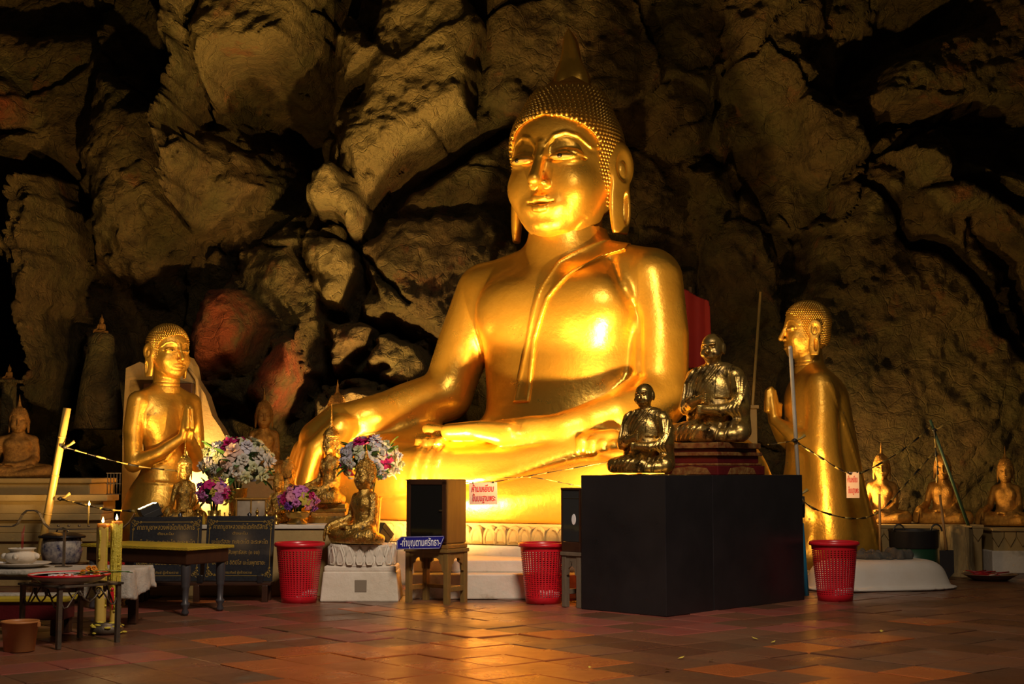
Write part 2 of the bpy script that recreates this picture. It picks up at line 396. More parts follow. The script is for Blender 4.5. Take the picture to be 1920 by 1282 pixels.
    rock([(1565, 345), (1640, 300), (1700, 300), (1760, 330), (1850, 500), (1920, 640), (2050, 700), (2050, 1000), (1440, 1000), (1480, 560), (1500, 460)], 1.0, 0.4, tx=0.05, tz=-0.05, flat=0.6)
    rock([(1650, 300), (1720, 290), (1760, 310), (1745, 370), (1690, 365)], 1.45, 0.2, flat=0.8)
    rock([(1690, 380), (1750, 350), (1790, 300), (1920, 330), (2050, 360), (2050, 640), (1920, 620), (1860, 520), (1780, 440), (1720, 440)], 1.25, 0.3, flat=0.7)
    rock([(1300, 300), (1380, 300), (1440, 400), (1480, 470), (1470, 600), (1380, 580), (1330, 500)], 0.5, 0.4, flat=0.4)
    hole([(1835, 620), (1850, 600), (1880, 602), (1885, 640), (1855, 655), (1838, 645)], 1.0, 0.12)
    def crack(pts, deep=0.45, wd=0.05):
        nonlocal y
        q = [P(a, b, WY-1.0) for a, b in pts]
        ux = X+0.10*fbm(X, Z, 0.4, 51, 3); uz = Z+0.10*fbm(X, Z, 0.4, 52, 3); d = np.full(X.shape, 9.0)
        for p, r in zip(q, q[1:]):
            ex, ez = r.x-p.x, r.z-p.z; t = np.clip(((ux-p.x)*ex+(uz-p.z)*ez)/(ex*ex+ez*ez), 0, 1)
            d = np.minimum(d, np.hypot(ux-p.x-t*ex, uz-p.z-t*ez))
        y = y+deep*np.exp(-(d/wd)**2)
    crack([(1625, 320), (1680, 375), (1690, 430), (1740, 452)]); crack([(1750, 448), (1800, 470), (1850, 540), (1885, 610), (1930, 660)], 0.6, 0.07)
    crack([(1755, 290), (1800, 335), (1850, 350), (1895, 388), (1960, 380)], 0.6, 0.07)
    crack([(690, 590), (735, 612), (800, 650)]); crack([(596, 640), (612, 690), (690, 702), (720, 690)]); crack([(668, 448), (720, 520), (760, 560)], 0.25, 0.03)
    crack([(540, 620), (560, 700), (600, 745), (640, 720)], 0.4); crack([(575, 430), (640, 432), (668, 446)], 0.5, 0.04)
    crack([(690, 400), (740, 340), (800, 300), (960, 210)], 0.9, 0.12); crack([(640, 720), (700, 735), (790, 735)], 0.4, 0.05)
    rg = vnoise(X, Z, 1.7, 79)                                            # patches of rough, crumbling surface
    y = y-(1-0.75*smooth)*(0.14*fbm(X, Z, 0.5, 90, 5, 0.6)+(0.10+0.35*np.clip(rg+0.1, 0, 1))*(0.35-np.abs(fbm(X, Z*0.8, 0.55, 95, 5, 0.6))))
    nx, nz = X.shape; V = np.stack([X, y, Z], -1).reshape(-1, 3)
    i = np.arange(nx-1)[:, None]*nz+np.arange(nz-1)[None, :]
    Q = np.stack([i, i+nz, i+nz+1, i+1], -1).reshape(-1, 4)
    me = np_mesh('wall_back', V, Q)
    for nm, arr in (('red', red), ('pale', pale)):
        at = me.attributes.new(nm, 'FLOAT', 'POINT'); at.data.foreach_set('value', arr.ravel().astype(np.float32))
    m = bpy.data.materials.new('cave_rock'); m.use_nodes = True; nt = m.node_tree; N = nt.nodes; L = nt.links; b = N['Principled BSDF']
    b.inputs['Roughness'].default_value = 0.85; b.inputs['Specular IOR Level'].default_value = 0.25
    tc = N.new('ShaderNodeTexCoord')
    def noise(s, det=8):
        n = N.new('ShaderNodeTexNoise'); n.inputs['Scale'].default_value = s; n.inputs['Detail'].default_value = det; n.inputs['Roughness'].default_value = .65
        L.new(tc.outputs['Object'], n.inputs['Vector']); return n.outputs['Fac']
    def rng(f, lo, hi, a=0, c=1):
        r = N.new('ShaderNodeMapRange'); r.inputs[1].default_value = lo; r.inputs[2].default_value = hi; r.inputs[3].default_value = a; r.inputs[4].default_value = c
        L.new(f, r.inputs[0]); return r.outputs[0]
    def mix(f, a, c):
        x = N.new('ShaderNodeMix'); x.data_type = 'RGBA'; L.new(f, x.inputs[0])
        for s_, v in ((6, a), (7, c)):
            if isinstance(v, tuple): x.inputs[s_].default_value = (*v, 1)
            else: L.new(v, x.inputs[s_])
        return x.outputs[2]
    c = mix(rng(noise(0.9), .38, .62), (0.22, 0.145, 0.055), (0.145, 0.125, 0.042))
    c = mix(rng(noise(3.5), .45, .7), c, (0.075, 0.052, 0.022))
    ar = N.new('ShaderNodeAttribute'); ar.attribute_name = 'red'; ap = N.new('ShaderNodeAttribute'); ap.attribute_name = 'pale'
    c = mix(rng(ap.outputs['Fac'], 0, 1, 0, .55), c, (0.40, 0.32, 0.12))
    rm = N.new('ShaderNodeMath'); rm.operation = 'MULTIPLY'; L.new(ar.outputs['Fac'], rm.inputs[0]); L.new(rng(noise(2.2), .35, .55), rm.inputs[1])
    c = mix(rm.outputs[0], c, (0.34, 0.085, 0.03))
    c = mix(rng(noise(1.6), .60, .68, 0, .6), c, (0.30, 0.11, 0.04))
    L.new(c, b.inputs['Base Color'])
    vo = N.new('ShaderNodeTexVoronoi'); vo.feature = 'DISTANCE_TO_EDGE'; vo.inputs['Scale'].default_value = 4.0
    nv = N.new('ShaderNodeTexNoise'); nv.inputs['Scale'].default_value = 2.5; L.new(tc.outputs['Object'], nv.inputs['Vector'])
    vm = N.new('ShaderNodeMix'); vm.data_type = 'RGBA'; vm.inputs[0].default_value = 0.25; L.new(tc.outputs['Object'], vm.inputs[6]); L.new(nv.outputs['Color'], vm.inputs[7]); L.new(vm.outputs[2], vo.inputs['Vector'])
    ck = rng(vo.outputs['Distance'], 0, .03, 0, 1)
    ad = N.new('ShaderNodeMath'); ad.operation = 'MULTIPLY_ADD'; L.new(ck, ad.inputs[0]); ad.inputs[1].default_value = 0.12; L.new(noise(9, 12), ad.inputs[2])
    bp = N.new('ShaderNodeBump'); bp.inputs['Strength'].default_value = 1; bp.inputs['Distance'].default_value = 0.26; L.new(ad.outputs[0], bp.inputs['Height']); L.new(bp.outputs[0], b.inputs['Normal'])
    o = link('wall_back', me, m); o['kind'] = 'structure'; o['label'] = 'rough brown cave wall of cracked boulders and dripstone'
    M['rock'] = m
    return o
WALL = build_wall()
# ------------------------------------------------------------------ floor of square terracotta tiles laid on the diagonal
def build_floor():
    fl = link('floor', np_mesh('floor', np.array([(-12, -8, -0.012), (12, -8, -0.012), (12, 19, -0.012), (-12, 19, -0.012)], float), np.array([[0, 1, 2, 3]]), False),
              mat('grout', (0.035, 0.026, 0.018), 0.8, bump=0.01, bscale=25)); fl['kind'] = 'structure'; fl['label'] = 'worn terracotta tile floor of the cave hall'
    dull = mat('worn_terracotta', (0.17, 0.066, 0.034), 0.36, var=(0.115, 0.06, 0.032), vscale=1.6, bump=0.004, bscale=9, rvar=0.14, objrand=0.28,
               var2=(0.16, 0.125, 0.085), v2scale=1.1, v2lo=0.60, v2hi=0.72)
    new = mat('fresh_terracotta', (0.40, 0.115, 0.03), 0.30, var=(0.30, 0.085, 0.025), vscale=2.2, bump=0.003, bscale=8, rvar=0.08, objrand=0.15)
    redm = mat('pink_terracotta', (0.26, 0.065, 0.045), 0.36, var=(0.19, 0.07, 0.05), vscale=3, bump=0.004, bscale=9, rvar=0.1, objrand=0.2)
    for m in (dull, new, redm):                       # texture in world space so neighbouring tiles differ
        for n in m.node_tree.nodes:
            if n.type == 'TEX_COORD':
                g = m.node_tree.nodes.new('ShaderNodeNewGeometry')
                for lk in list(n.outputs['Object'].links): m.node_tree.links.new(g.outputs['Position'], lk.to_socket)
    s = 0.37; g = 0.006; a = R(40); ca, sa = math.cos(a), math.sin(a)
    def tile(bm, cx, cy, h, rnd, tilt=0):
        d = s/2-g/2; e = 0.006
        pts = [(-d, -d), (d, -d), (d, d), (-d, d)]
        lo = []; mid = []; hi = []
        for x, y in pts:
            jx, jy = rnd.uniform(-.004, .004), rnd.uniform(-.004, .004); k = (d-e)/d
            z = h+tilt*(x*rnd.choice((-1, 1)))
            lo.append(bm.verts.new((cx+(x+jx)*ca-(y+jy)*sa, cy+(x+jx)*sa+(y+jy)*ca, -0.02)))
            mid.append(bm.verts.new((cx+(x+jx)*ca-(y+jy)*sa, cy+(x+jx)*sa+(y+jy)*ca, z-0.004)))
            hi.append(bm.verts.new((cx+(x*k+jx)*ca-(y*k+jy)*sa, cy+(x*k+jx)*sa+(y*k+jy)*ca, z)))
        for i in range(4):
            j = (i+1) % 4; bm.faces.new((lo[i], lo[j], mid[j], mid[i])); bm.faces.new((mid[i], mid[j], hi[j], hi[i]))
        bm.faces.new(hi)
    var = {}
    for mi, m in enumerate((dull, new, redm)):
        for k in range(5):
            rnd = random.Random(k+7*mi); b = B(); tile(b.bm, 0, 0, 0.0, rnd, 0.0015*k)
            var[(mi, k)] = b.mesh('tile', m)
    rnd = random.Random(3); cells = []
    for i in range(-30, 60):
        for j in range(-30, 60):
            x = (i*s)*ca-(j*s+(0.5*s if False else 0))*sa; y = (i*s)*sa+(j*s)*ca
            if y < 5.8 or y > 15.6: continue
            vis = abs(x) < 0.372*y+0.35
            if not vis and y > 12.5: continue
            if abs(x) > 0.372*y+1.2: continue
            cells.append((not (vis and y > 7.0), y, x, i, j))
    cells.sort()
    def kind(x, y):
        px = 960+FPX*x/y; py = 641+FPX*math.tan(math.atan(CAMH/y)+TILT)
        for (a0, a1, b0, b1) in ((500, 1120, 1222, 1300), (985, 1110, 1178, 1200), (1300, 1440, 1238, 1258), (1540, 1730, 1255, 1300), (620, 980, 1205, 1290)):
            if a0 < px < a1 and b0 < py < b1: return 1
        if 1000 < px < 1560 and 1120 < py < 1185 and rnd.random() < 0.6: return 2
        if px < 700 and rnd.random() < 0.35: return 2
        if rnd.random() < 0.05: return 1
        return 0
    stuff = {0: bmesh.new(), 1: bmesh.new(), 2: bmesh.new()}
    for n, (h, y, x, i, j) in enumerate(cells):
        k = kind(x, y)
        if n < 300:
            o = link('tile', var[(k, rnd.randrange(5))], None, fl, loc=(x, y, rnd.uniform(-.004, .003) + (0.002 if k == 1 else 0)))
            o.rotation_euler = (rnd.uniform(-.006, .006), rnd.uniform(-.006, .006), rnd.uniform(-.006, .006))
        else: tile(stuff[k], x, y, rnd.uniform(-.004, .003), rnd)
    for k, bm in stuff.items():
        bmesh.ops.recalc_face_normals(bm, faces=bm.faces); me = bpy.data.meshes.new('tiles'); bm.to_mesh(me); bm.free()
        me.materials.append((dull, new, redm)[k]); o = link('tiles', me, None, fl); o['kind'] = 'stuff'
    return fl
FLOOR = build_floor()
# ------------------------------------------------------------------ seated Buddha: body, head, hair, finial
def body_seated(h, lap_rings=True):
    """life of the big statue in metres: seat at z=0, faces -y, its right side is -x, hand over the right knee"""
    v = Vol((-2.85, -1.75, -0.08), (2.45, 1.05, 3.0), h)
    # trunk
    v.ell((0, 0.02, 2.02), (0.98, 0.56, 0.74)); v.ell((0, -0.02, 1.35), (0.88, 0.54, 0.75), 0.3); v.ell((0, 0.0, 0.75), (1.0, 0.62, 0.5), 0.3)
    for s in (-1, 1): v.ell((s*0.40, -0.30, 2.15), (0.46, 0.30, 0.36), 0.22)
    v.chain([(-0.92, 0.04, 2.44), (-0.5, 0.06, 2.60), (0, 0.08, 2.66), (0.5, 0.06, 2.60), (0.92, 0.04, 2.46)], [0.28, 0.24, 0.30, 0.25, 0.29], 0.18)
    v.chain([(0, 0.07, 2.5), (0, 0.06, 3.1)], [0.47, 0.40], 0.16)
    # arms: right reaches over the knee, left is bent into the lap
    v.chain([(-0.99, 0.04, 2.40), (-1.20, -0.02, 1.85), (-1.36, -0.14, 1.30)], [0.31, 0.295, 0.265], 0.09)
    v.chain([(-1.36, -0.14, 1.30), (-1.62, -0.55, 1.16), (-1.86, -0.98, 1.02)], [0.275, 0.245, 0.185], 0.06)
    v.chain([(0.97, 0.04, 2.42), (1.06, -0.02, 1.85), (1.07, -0.10, 1.25)], [0.30, 0.29, 0.30], 0.06)
    v.chain([(1.07, -0.12, 1.22), (0.85, -0.66, 1.0), (0.46, -1.02, 0.87)], [0.31, 0.25, 0.165], 0.06)
    # folded legs: thighs, shins, knees and the draped skirt filling down to the seat
    for s in (-1, 1):
        v.chain([(s*0.55, -0.1, 0.42), (s*1.35, -0.55, 0.48), (s*1.95, -0.82, 0.44)], [0.50, 0.47, 0.42], 0.22)
        v.ell((s*1.2, -0.45, 0.30), (1.25, 0.85, 0.32), 0.2)
    v.chain([(-1.95, -0.92, 0.42), (-1.1, -1.16, 0.40), (0.1, -1.16, 0.50), (0.95, -0.98, 0.66)], [0.42, 0.36, 0.25, 0.17], 0.12)   # right shin crossing on top
    v.chain([(2.0, -0.9, 0.38), (1.2, -1.22, 0.32), (0.2, -1.26, 0.22), (-0.7, -1.15, 0.22)], [0.42, 0.38, 0.30, 0.3], 0.09)            # left shin beneath
    v.ell((0, -0.75, 0.22), (1.9, 0.72, 0.34), 0.15)
    sl, g = v.sub((-3, -3, -1), (3, 3, 0.40))                                                                                             # skirt falls straight to the seat
    rr = ((np.abs(g[0]+0.03)/2.26)**2.6+(np.abs(g[1]+0.45)/1.02)**2.6); d = (rr**(1/2.6)-1)*0.95
    d = np.maximum(d, g[2]-0.16); f = v.f[sl]; q = np.maximum(0.15-np.abs(f-d), 0)/0.15; v.f[sl] = np.minimum(f, d)-q*q*0.15*0.25
    # left hand palm up in the lap
    v.chain([(0.50, -1.01, 0.87), (0.15, -1.10, 0.86), (-0.1, -1.15, 0.86)], [0.165, 0.155, 0.13], 0.05)
    for i, (dy, l) in enumerate(((-0.13, 0.93), (-0.04, 1.0), (0.05, 0.98), (0.13, 0.9))):
        v.chain([(0.0, -1.13+dy, 0.86), (-0.3*l, -1.18+dy, 0.88), (-0.66*l, -1.23+dy, 0.87)], [0.10, 0.092, 0.075], 0.03)
    v.chain([(0.2, -1.16, 0.82), (-0.05, -1.30, 0.80), (-0.28, -1.34, 0.84)], [0.09, 0.075, 0.06], 0.03)
    # feet: right foot lying on the left thigh, left foot showing past the right shin
    v.chain([(0.62, -1.02, 0.70), (0.98, -1.06, 0.76)], [0.15, 0.12], 0.06)
    for i in range(5): v.chain([(0.72+0.105*i, -1.02, 0.76), (0.74+0.105*i, -1.17-0.01*(i == 0), 0.76-0.014*i), (0.745+0.105*i, -1.20, 0.67-0.014*i)], [0.058, 0.056, 0.05], 0.012)
    v.chain([(-0.35, -1.08, 0.72), (-0.85, -1.18, 0.74)], [0.11, 0.10], 0.06)
    v.chain([(-0.6, -1.12, 0.86), (-0.80, -1.16, 0.88), (-0.95, -1.19, 0.90)], [0.07, 0.06, 0.058], 0.02)
    for i in range(4): v.ell((-0.74-0.085*i, -1.29+0.01*i, 0.775), (0.052, 0.06, 0.05), 0.01)
    # right hand over the knee: back of the hand and four long fingers down the shin
    v.chain([(-1.82, -0.92, 1.04), (-2.08, -1.10, 0.96), (-2.22, -1.24, 0.80)], [0.20, 0.22, 0.22], 0.08)
    for i in range(4):
        t = i-1.5
        v.chain([(-2.05+0.10*t-0.03, -1.14-0.10*t, 0.94), (-2.27+0.11*t, -1.36-0.085*t, 0.70), (-2.36+0.115*t, -1.42-0.075*t, 0.38), (-2.37+0.115*t, -1.41-0.075*t, 0.10+0.04*abs(t))],
                [0.125, 0.112, 0.10, 0.075], 0.03)
    v.chain([(-1.90, -1.20, 0.95), (-1.90, -1.44, 0.74), (-1.90, -1.50, 0.46)], [0.11, 0.095, 0.08], 0.03)
    # bracelets (hems of the robe) at both wrists and at the ankle
    for a, b, r in (((-1.80, -0.88, 1.055), (-1.815, -0.905, 1.045), 0.215), ((-1.745, -0.78, 1.085), (-1.76, -0.805, 1.075), 0.222),
                    ((0.53, -0.965, 0.885), (0.51, -0.98, 0.88), 0.192), ((0.60, -0.91, 0.905), (0.58, -0.93, 0.90), 0.198)):
        v.chain([a, b], r, 0.012)
    # robe: sash hanging from the left shoulder, diagonal edge, ankle pleats, armpit seam
    fr = ((-1.2, -1.2, 0.9), (1.3, -0.1, 2.9))
    global SASH_A, SASH_B
    A = [(0.10, 2.60), (-0.02, 2.35), (-0.12, 2.0), (-0.25, 1.50), (-0.34, 1.17)]; Bq = [(0.55, 2.66), (0.30, 2.45), (0.11, 2.22), (-0.05, 1.80), (-0.13, 1.17)]; SASH_A, SASH_B = A, Bq
    v.ridge([(0.62, 2.62), (0.95, 2.0), (1.0, 1.3)], -0.03, 0.03, (0.4, -1, 1.0), (1.2, 0.2, 2.7))
    for dx in (-0.90, -0.78, -0.66): v.ridge([(dx, 0.80), (dx-0.03, 0.5), (dx-0.05, 0.1)], 0.03, 0.034, (-1.2, -1.75, 0.05), (-0.4, -1.1, 0.74))
    v.ridge([(-1.6, 0.18), (0.0, 0.40), (0.7, 0.62), (1.3, 0.60)], -0.03, 0.03, (-1.8, -1.75, 0.05), (1.5, -1.1, 0.75))
    v.f = np.maximum(v.f, -v.ax[2].reshape(1, 1, -1)+0.002)
    return v
def head_buddha(h, hair_cap=False, hat=False):
    """z=0 chin, faces -y.  returns volumes (head, hair)"""
    v = Vol((-0.78, -0.95, -0.42), (0.78, 0.80, 1.85), h)
    v.ell((0, 0.06, 0.98), (0.545, 0.60, 0.60)); v.ell((0, -0.05, 0.62), (0.525, 0.50, 0.60), 0.12); v.ell((0, -0.16, 0.30), (0.37, 0.36, 0.30), 0.16)
    v.chain([(0, 0.08, 0.35), (0, 0.09, -0.40)], [0.36, 0.40], 0.05)
    v.ell((0, -0.36, 0.14), (0.17, 0.14, 0.11), 0.1)                       # chin
    for s in (-1, 1):
        v.ell((s*0.26, -0.34, 0.52), (0.2, 0.17, 0.2), 0.14)             # cheek
        v.ell((s*0.24, -0.60, 0.87), (0.19, 0.09, 0.09), 0.12, sub=True) # socket
    v.chain([(0, -0.52, 0.93), (0, -0.60, 0.72), (0, -0.68, 0.55)], [0.045, 0.055, 0.072], 0.05)
    for s in (-1, 1):
        v.ell((s*0.072, -0.575, 0.515), (0.045, 0.062, 0.04), 0.03)
        v.ell((s*0.06, -0.62, 0.468), (0.03, 0.045, 0.018), 0.01, sub=True)
        v.ell((s*0.235, -0.42, 0.795), (0.175, 0.12, 0.088), 0.035)       # eyeball under lid
        fb = ((-0.7, -1, 0.6), (0.7, -0.25, 1.3))
        brow = [(s*0.055, 0.80), (s*0.07, 0.92), (s*0.14, 1.01), (s*0.25, 1.045), (s*0.36, 1.01), (s*0.46, 0.90)]
        v.ridge(brow, 0.017, 0.017, *fb); v.ridge([(x, z-0.035) for x, z in brow[1:]], -0.008, 0.022, *fb)
        v.ridge([(s*0.08, 0.80), (s*0.15, 0.835), (s*0.25, 0.845), (s*0.35, 0.815), (s*0.41, 0.775)], -0.018, 0.012, *fb)  # upper lid crease
        v.ridge([(s*0.075, 0.775), (s*0.16, 0.752), (s*0.28, 0.752), (s*0.40, 0.775)], -0.014, 0.012, *fb)
    fm = ((-0.35, -1, 0.15), (0.35, -0.3, 0.5))
    v.ell((0, -0.47, 0.31), (0.22, 0.09, 0.10), 0.08)
    for s in (-1, 1):
        v.chain([(0, -0.552, 0.368), (s*0.05, -0.553, 0.378), (s*0.135, -0.51, 0.352)], [0.040, 0.038, 0.014], 0.012)
        v.chain([(0, -0.552, 0.272), (s*0.05, -0.55, 0.274), (s*0.125, -0.51, 0.322)], [0.046, 0.042, 0.014], 0.012)
    v.ridge([(-0.145, 0.335), (-0.08, 0.322), (0, 0.318), (0.08, 0.322), (0.145, 0.335)], -0.024, 0.011, *fm)
    v.ridge([(-0.02, 0.46), (-0.02, 0.39)], 0.008, 0.012, *fm); v.ridge([(0.02, 0.46), (0.02, 0.39)], 0.008, 0.012, *fm)
    v.ridge([(-0.36, 0.19), (-0.2, 0.04), (0, 0.0), (0.2, 0.04), (0.36, 0.19)], -0.012, 0.014, (-0.5, -1, -0.1), (0.5, -0.1, 0.3))
    for z in (-0.10, -0.2): v.ridge([(-0.6, z+0.03), (-0.3, z), (0, z-0.015), (0.3, z), (0.6, z+0.03)], -0.02, 0.014, (-0.6, -0.6, -0.35), (0.6, 0.1, 0.05))
    for s in (-1, 1):                                                       # long ears with slit lobes
        Mx = rot('Z', -s*20)
        v.ell((s*0.60, 0.10, 0.78), (0.055, 0.20, 0.25), 0.02, M=Mx); v.ell((s*0.605, 0.08, 0.34), (0.056, 0.15, 0.40), 0.05, M=Mx)
        v.ell((s*0.665, 0.085, 0.76), (0.06, 0.115, 0.17), 0.02, sub=True, M=Mx); v.ell((s*0.66, 0.11, 0.32), (0.07, 0.045, 0.17), 0.02, sub=True, M=Mx)
        v.ell((s*0.62, 0.11, 0.72), (0.03, 0.05, 0.09), 0.02, M=Mx)
        sl, g = v.sub((min(s*0.45, s*0.8), -0.2, -0.3), (max(s*0.45, s*0.8), 0.4, 0.12)); v.f[sl] = np.maximum(v.f[sl], np.where(np.abs(g[0]) > 0.49, 0.055-g[2], -9))
    w = Vol((-0.78, -0.80, -0.1), (0.78, 0.85, 2.0), h)
    w.ell((0, 0.08, 1.0), (0.585, 0.635, 0.60)); w.ell((0, 0.10, 0.70), (0.56, 0.58, 0.55), 0.05)
    if not hair_cap: w.ell((0, 0.12, 1.46), (0.40, 0.40, 0.28), 0.18); w.chain([(0, 0.12, 1.5), (0, 0.12, 1.68)], [0.22, 0.17], 0.14)
    sl, g = w.sub((-9, -9, -9), (9, 9, 9)); Xg, Yg, Zg = g
    a = Yg+0.20-0.30*np.clip(Zg-0.7, 0, 1)*0; b = Zg-(1.255-0.10*np.abs(Xg)/0.5-0.12*(np.abs(Xg)/0.5)**4)
    k = 0.16; q = np.maximum(k-np.abs(a-b), 0)/k; face = np.maximum(a, b)+q*q*k*0.25       # <0 in the face window
    w.f = np.maximum(w.f, -face); w.f = np.maximum(w.f, 0.18+0.12*(Yg < 0.05)-Zg-np.clip(-(Yg-0.1), 0, 1)*0)
    inner = ell((0, 0.08, 0.95), (0.46, 0.5, 0.5))[0](Xg, Yg, Zg); w.f = np.maximum(w.f, -inner)
    return v, w
def curls(hair_me, spacing, rad, name, top=1.62, cone=1.15):
    vs = np.empty(len(hair_me.vertices)*3, np.float32); hair_me.vertices.foreach_get('co', vs); vs = vs.reshape(-1, 3)
    bvh = BVHTree.FromPolygons([tuple(p) for p in vs], [tuple(p.vertices) for p in hair_me.polygons])
    c = Vector((0, 0.09, 0.85)); V = []; F = []; n = 0
    ring = 6
    for k in range(1, 80):
        th = k*spacing/0.80
        if th > 2.4: break
        m = max(6, int(2*math.pi*0.68*math.sin(th)/spacing))
        for i in range(m):
            ph = 2*math.pi*(i+0.5*(k % 2))/m
            d = Vector((math.sin(th)*math.cos(ph), math.sin(th)*math.sin(ph), math.cos(th)))
            hit, nor, idx, dist = bvh.ray_cast(c+d*2.0, -d)
            if hit is None or (hit-c).length < 0.45 or hit.z > top: continue
            if nor.dot(d) < 0.25: continue
            a = nor.orthogonal().normalized(); b = nor.cross(a); base = len(V)
            for q in range(ring): V.append(hit-nor*rad*0.15+rad*(a*math.cos(q*2*math.pi/ring)+b*math.sin(q*2*math.pi/ring)))
            for q in range(ring): V.append(hit+nor*rad*cone*0.62+rad*0.62*(a*math.cos(q*2*math.pi/ring)+b*math.sin(q*2*math.pi/ring)))
            V.append(hit+nor*rad*cone)
            for q in range(ring):
                F.append((base+q, base+(q+1) % ring, base+ring+(q+1) % ring, base+ring+q)); F.append((base+ring+q, base+ring+(q+1) % ring, base+2*ring))
    me = bpy.data.meshes.new(name); me.from_pydata([tuple(p) for p in V], [], F); me.polygons.foreach_set('use_smooth', np.ones(len(F), bool)); me.update()
    return me
def flame_mesh(name, n=20):
    """wavy flame finial, base radius .16, height .66"""
    prof = []
    for i in range(17):
        t = i/16; r = 0.20*(1-t)**0.75*(1+0.12*math.sin(t*9))+0.012*(1-t); prof.append((max(r, 0.004), t*0.68))
    b = B(); rings = []
    for (r, z) in prof:
        ring = []
        for k in range(n):
            a = 2*math.pi*k/n; f = 1+0.20*math.cos(4*(a+z*1.4)); lean = 0.035*math.sin(z*4.5)
            ring.append(b.bm.verts.new((r*f*math.cos(a)+lean, r*f*math.sin(a), z)))
        rings.append(ring)
    for p, q in zip(rings, rings[1:]):
        for k in range(n):
            f = b.bm.faces.new((p[k], p[(k+1) % n], q[(k+1) % n], q[k])); f.smooth = True
    b.bm.faces.new(rings[-1])
    return b.mesh(name)
HEADH = head_buddha(0.0125); HEAD_ME = HEADH[0].mesh('head'); HAIR_ME = HEADH[1].mesh('hair')
CURL_ME = curls(HAIR_ME, 0.049, 0.0255, 'hair_curls')
FLAME_ME = flame_mesh('flame_finial')
def eyes(parent, off=(0, 0, 0), eme=None):
    for s in (-1, 1):
        e = B().ball((0, 0, 0), (0.125, 0.05, 0.024), 14, 8).obj('eye', M['eye'], parent, loc=(off[0]+s*0.235, off[1]-0.522, off[2]+0.785), rot=(0, 0, s*0.28))
        B().ball((0, 0, 0), (0.028, 0.02, 0.024), 10, 8).obj('pupil', M['pupil'], e, loc=(-s*0.0-0.02, -0.042, 0.002))
def lotus_ring(parent, rx, ry, z, hgt, n, m, out=0.05, power=2.0, cy=0.0, down=False, round_=False):
    """a ring of lotus petals on a superellipse"""
    w = 0.5*2*math.pi*max(rx, ry)*0.86/n*1.05
    b = B(); prof = [(-.55, 0), (-.95, .22), (-.85, .48), (-.45, .80), (0, 1.08), (.45, .80), (.85, .48), (.95, .22), (.55, 0)] if not round_ else [(-1, 0), (-1, .45), (-.8, .75), (-.45, .93), (0, 1.0), (.45, .93), (.8, .75), (1, .45), (1, 0)]
    rows = []
    for k, (sc, o) in enumerate(((1.0, 0.0), (0.88, 1.0), (0.72, 0.45), (0.38, 0.75))):
        rows.append([b.bm.verts.new((x*w*sc, -out*o, (zz*hgt*sc+hgt*(1-sc)*0.32))) for x, zz in prof])
    for p, q in zip(rows, rows[1:]):
        for i in range(len(prof)-1):
            f = b.bm.faces.new((p[i], p[i+1], q[i+1], q[i])); f.smooth = True
        f = b.bm.faces.new((p[-1], p[0], q[0], q[-1]))
    b.bm.faces.new(rows[-1])
    me = b.mesh('lotus_petal', m)
    # even spacing along the outline
    S = 720; pts = []
    for i in range(S+1):
        a = 2*math.pi*i/S; c_, s_ = math.cos(a), math.sin(a)
        pts.append(Vector((rx*abs(c_)**(2/power)*(1 if c_ >= 0 else -1), cy+ry*abs(s_)**(2/power)*(1 if s_ >= 0 else -1), 0)))
    L = [0]
    for p, q in zip(pts, pts[1:]): L.append(L[-1]+(q-p).length)
    for k in range(n):
        t = L[-1]*k/n; i = max(j for j in range(S+1) if L[j] <= t+1e-9); i = min(i, S-1)
        p = pts[i]; tg = (pts[i+1]-pts[i]).normalized(); an = math.atan2(tg.y, tg.x)
        o = link('lotus_petal', me, None, parent, loc=(p.x, p.y, z+(hgt if down else 0)), rot=(math.pi if down else 0, 0, an if not down else an))
        if down: o.rotation_euler = (0, math.pi, an+math.pi); o.rotation_euler = Matrix.Rotation(an, 3, 'Z').to_euler(); o.scale = (1, 1, -1)
BODY_V = body_seated(0.026); BODY_ME = BODY_V.mesh('body')
def sash_mesh(bv, h):
    """flat folded sash lying on the chest, sampled from the body volume"""
    v = Vol((-0.5, -1.0, 1.08), (0.75, 0.05, 2.85), h); G = np.meshgrid(*v.ax, indexing='ij')
    q = [(G[i]-bv.lo[i])/bv.h for i in range(3)]; I = [np.clip(np.floor(a).astype(int), 0, bv.n[i]-2) for i, a in enumerate(q)]; T = [a-b for a, b in zip(q, I)]
    f = 0
    for i in (0, 1):
        for j in (0, 1):
            for k in (0, 1): f = f+bv.f[I[0]+i, I[1]+j, I[2]+k]*(T[0] if i else 1-T[0])*(T[1] if j else 1-T[1])*(T[2] if k else 1-T[2])
    za = np.array([p[1] for p in SASH_A][::-1]); xa = np.array([p[0] for p in SASH_A][::-1]); zb = np.array([p[1] for p in SASH_B][::-1]); xb = np.array([p[0] for p in SASH_B][::-1])
    xl = np.interp(G[2], za, xa); xr = np.interp(G[2], zb, xb); xl = np.where(G[2] > za[-1], xa[-1]+(G[2]-za[-1])*1.5, xl); xr = np.where(G[2] > zb[-1], xb[-1]+(G[2]-zb[-1])*3, xr)
    side = np.maximum(xl-G[0], G[0]-xr); band = np.maximum(side, 1.17-G[2])
    edge = np.exp(-((band+0.03)/0.018)**2)*0.012
    v.f = np.maximum(np.maximum(f-0.016-edge, band), -(f+0.03)).astype(np.float32); v.f = np.maximum(v.f, G[1]+0.0)
    return v.mesh('sash')
SASH_ME = sash_mesh(BODY_V, 0.0125)
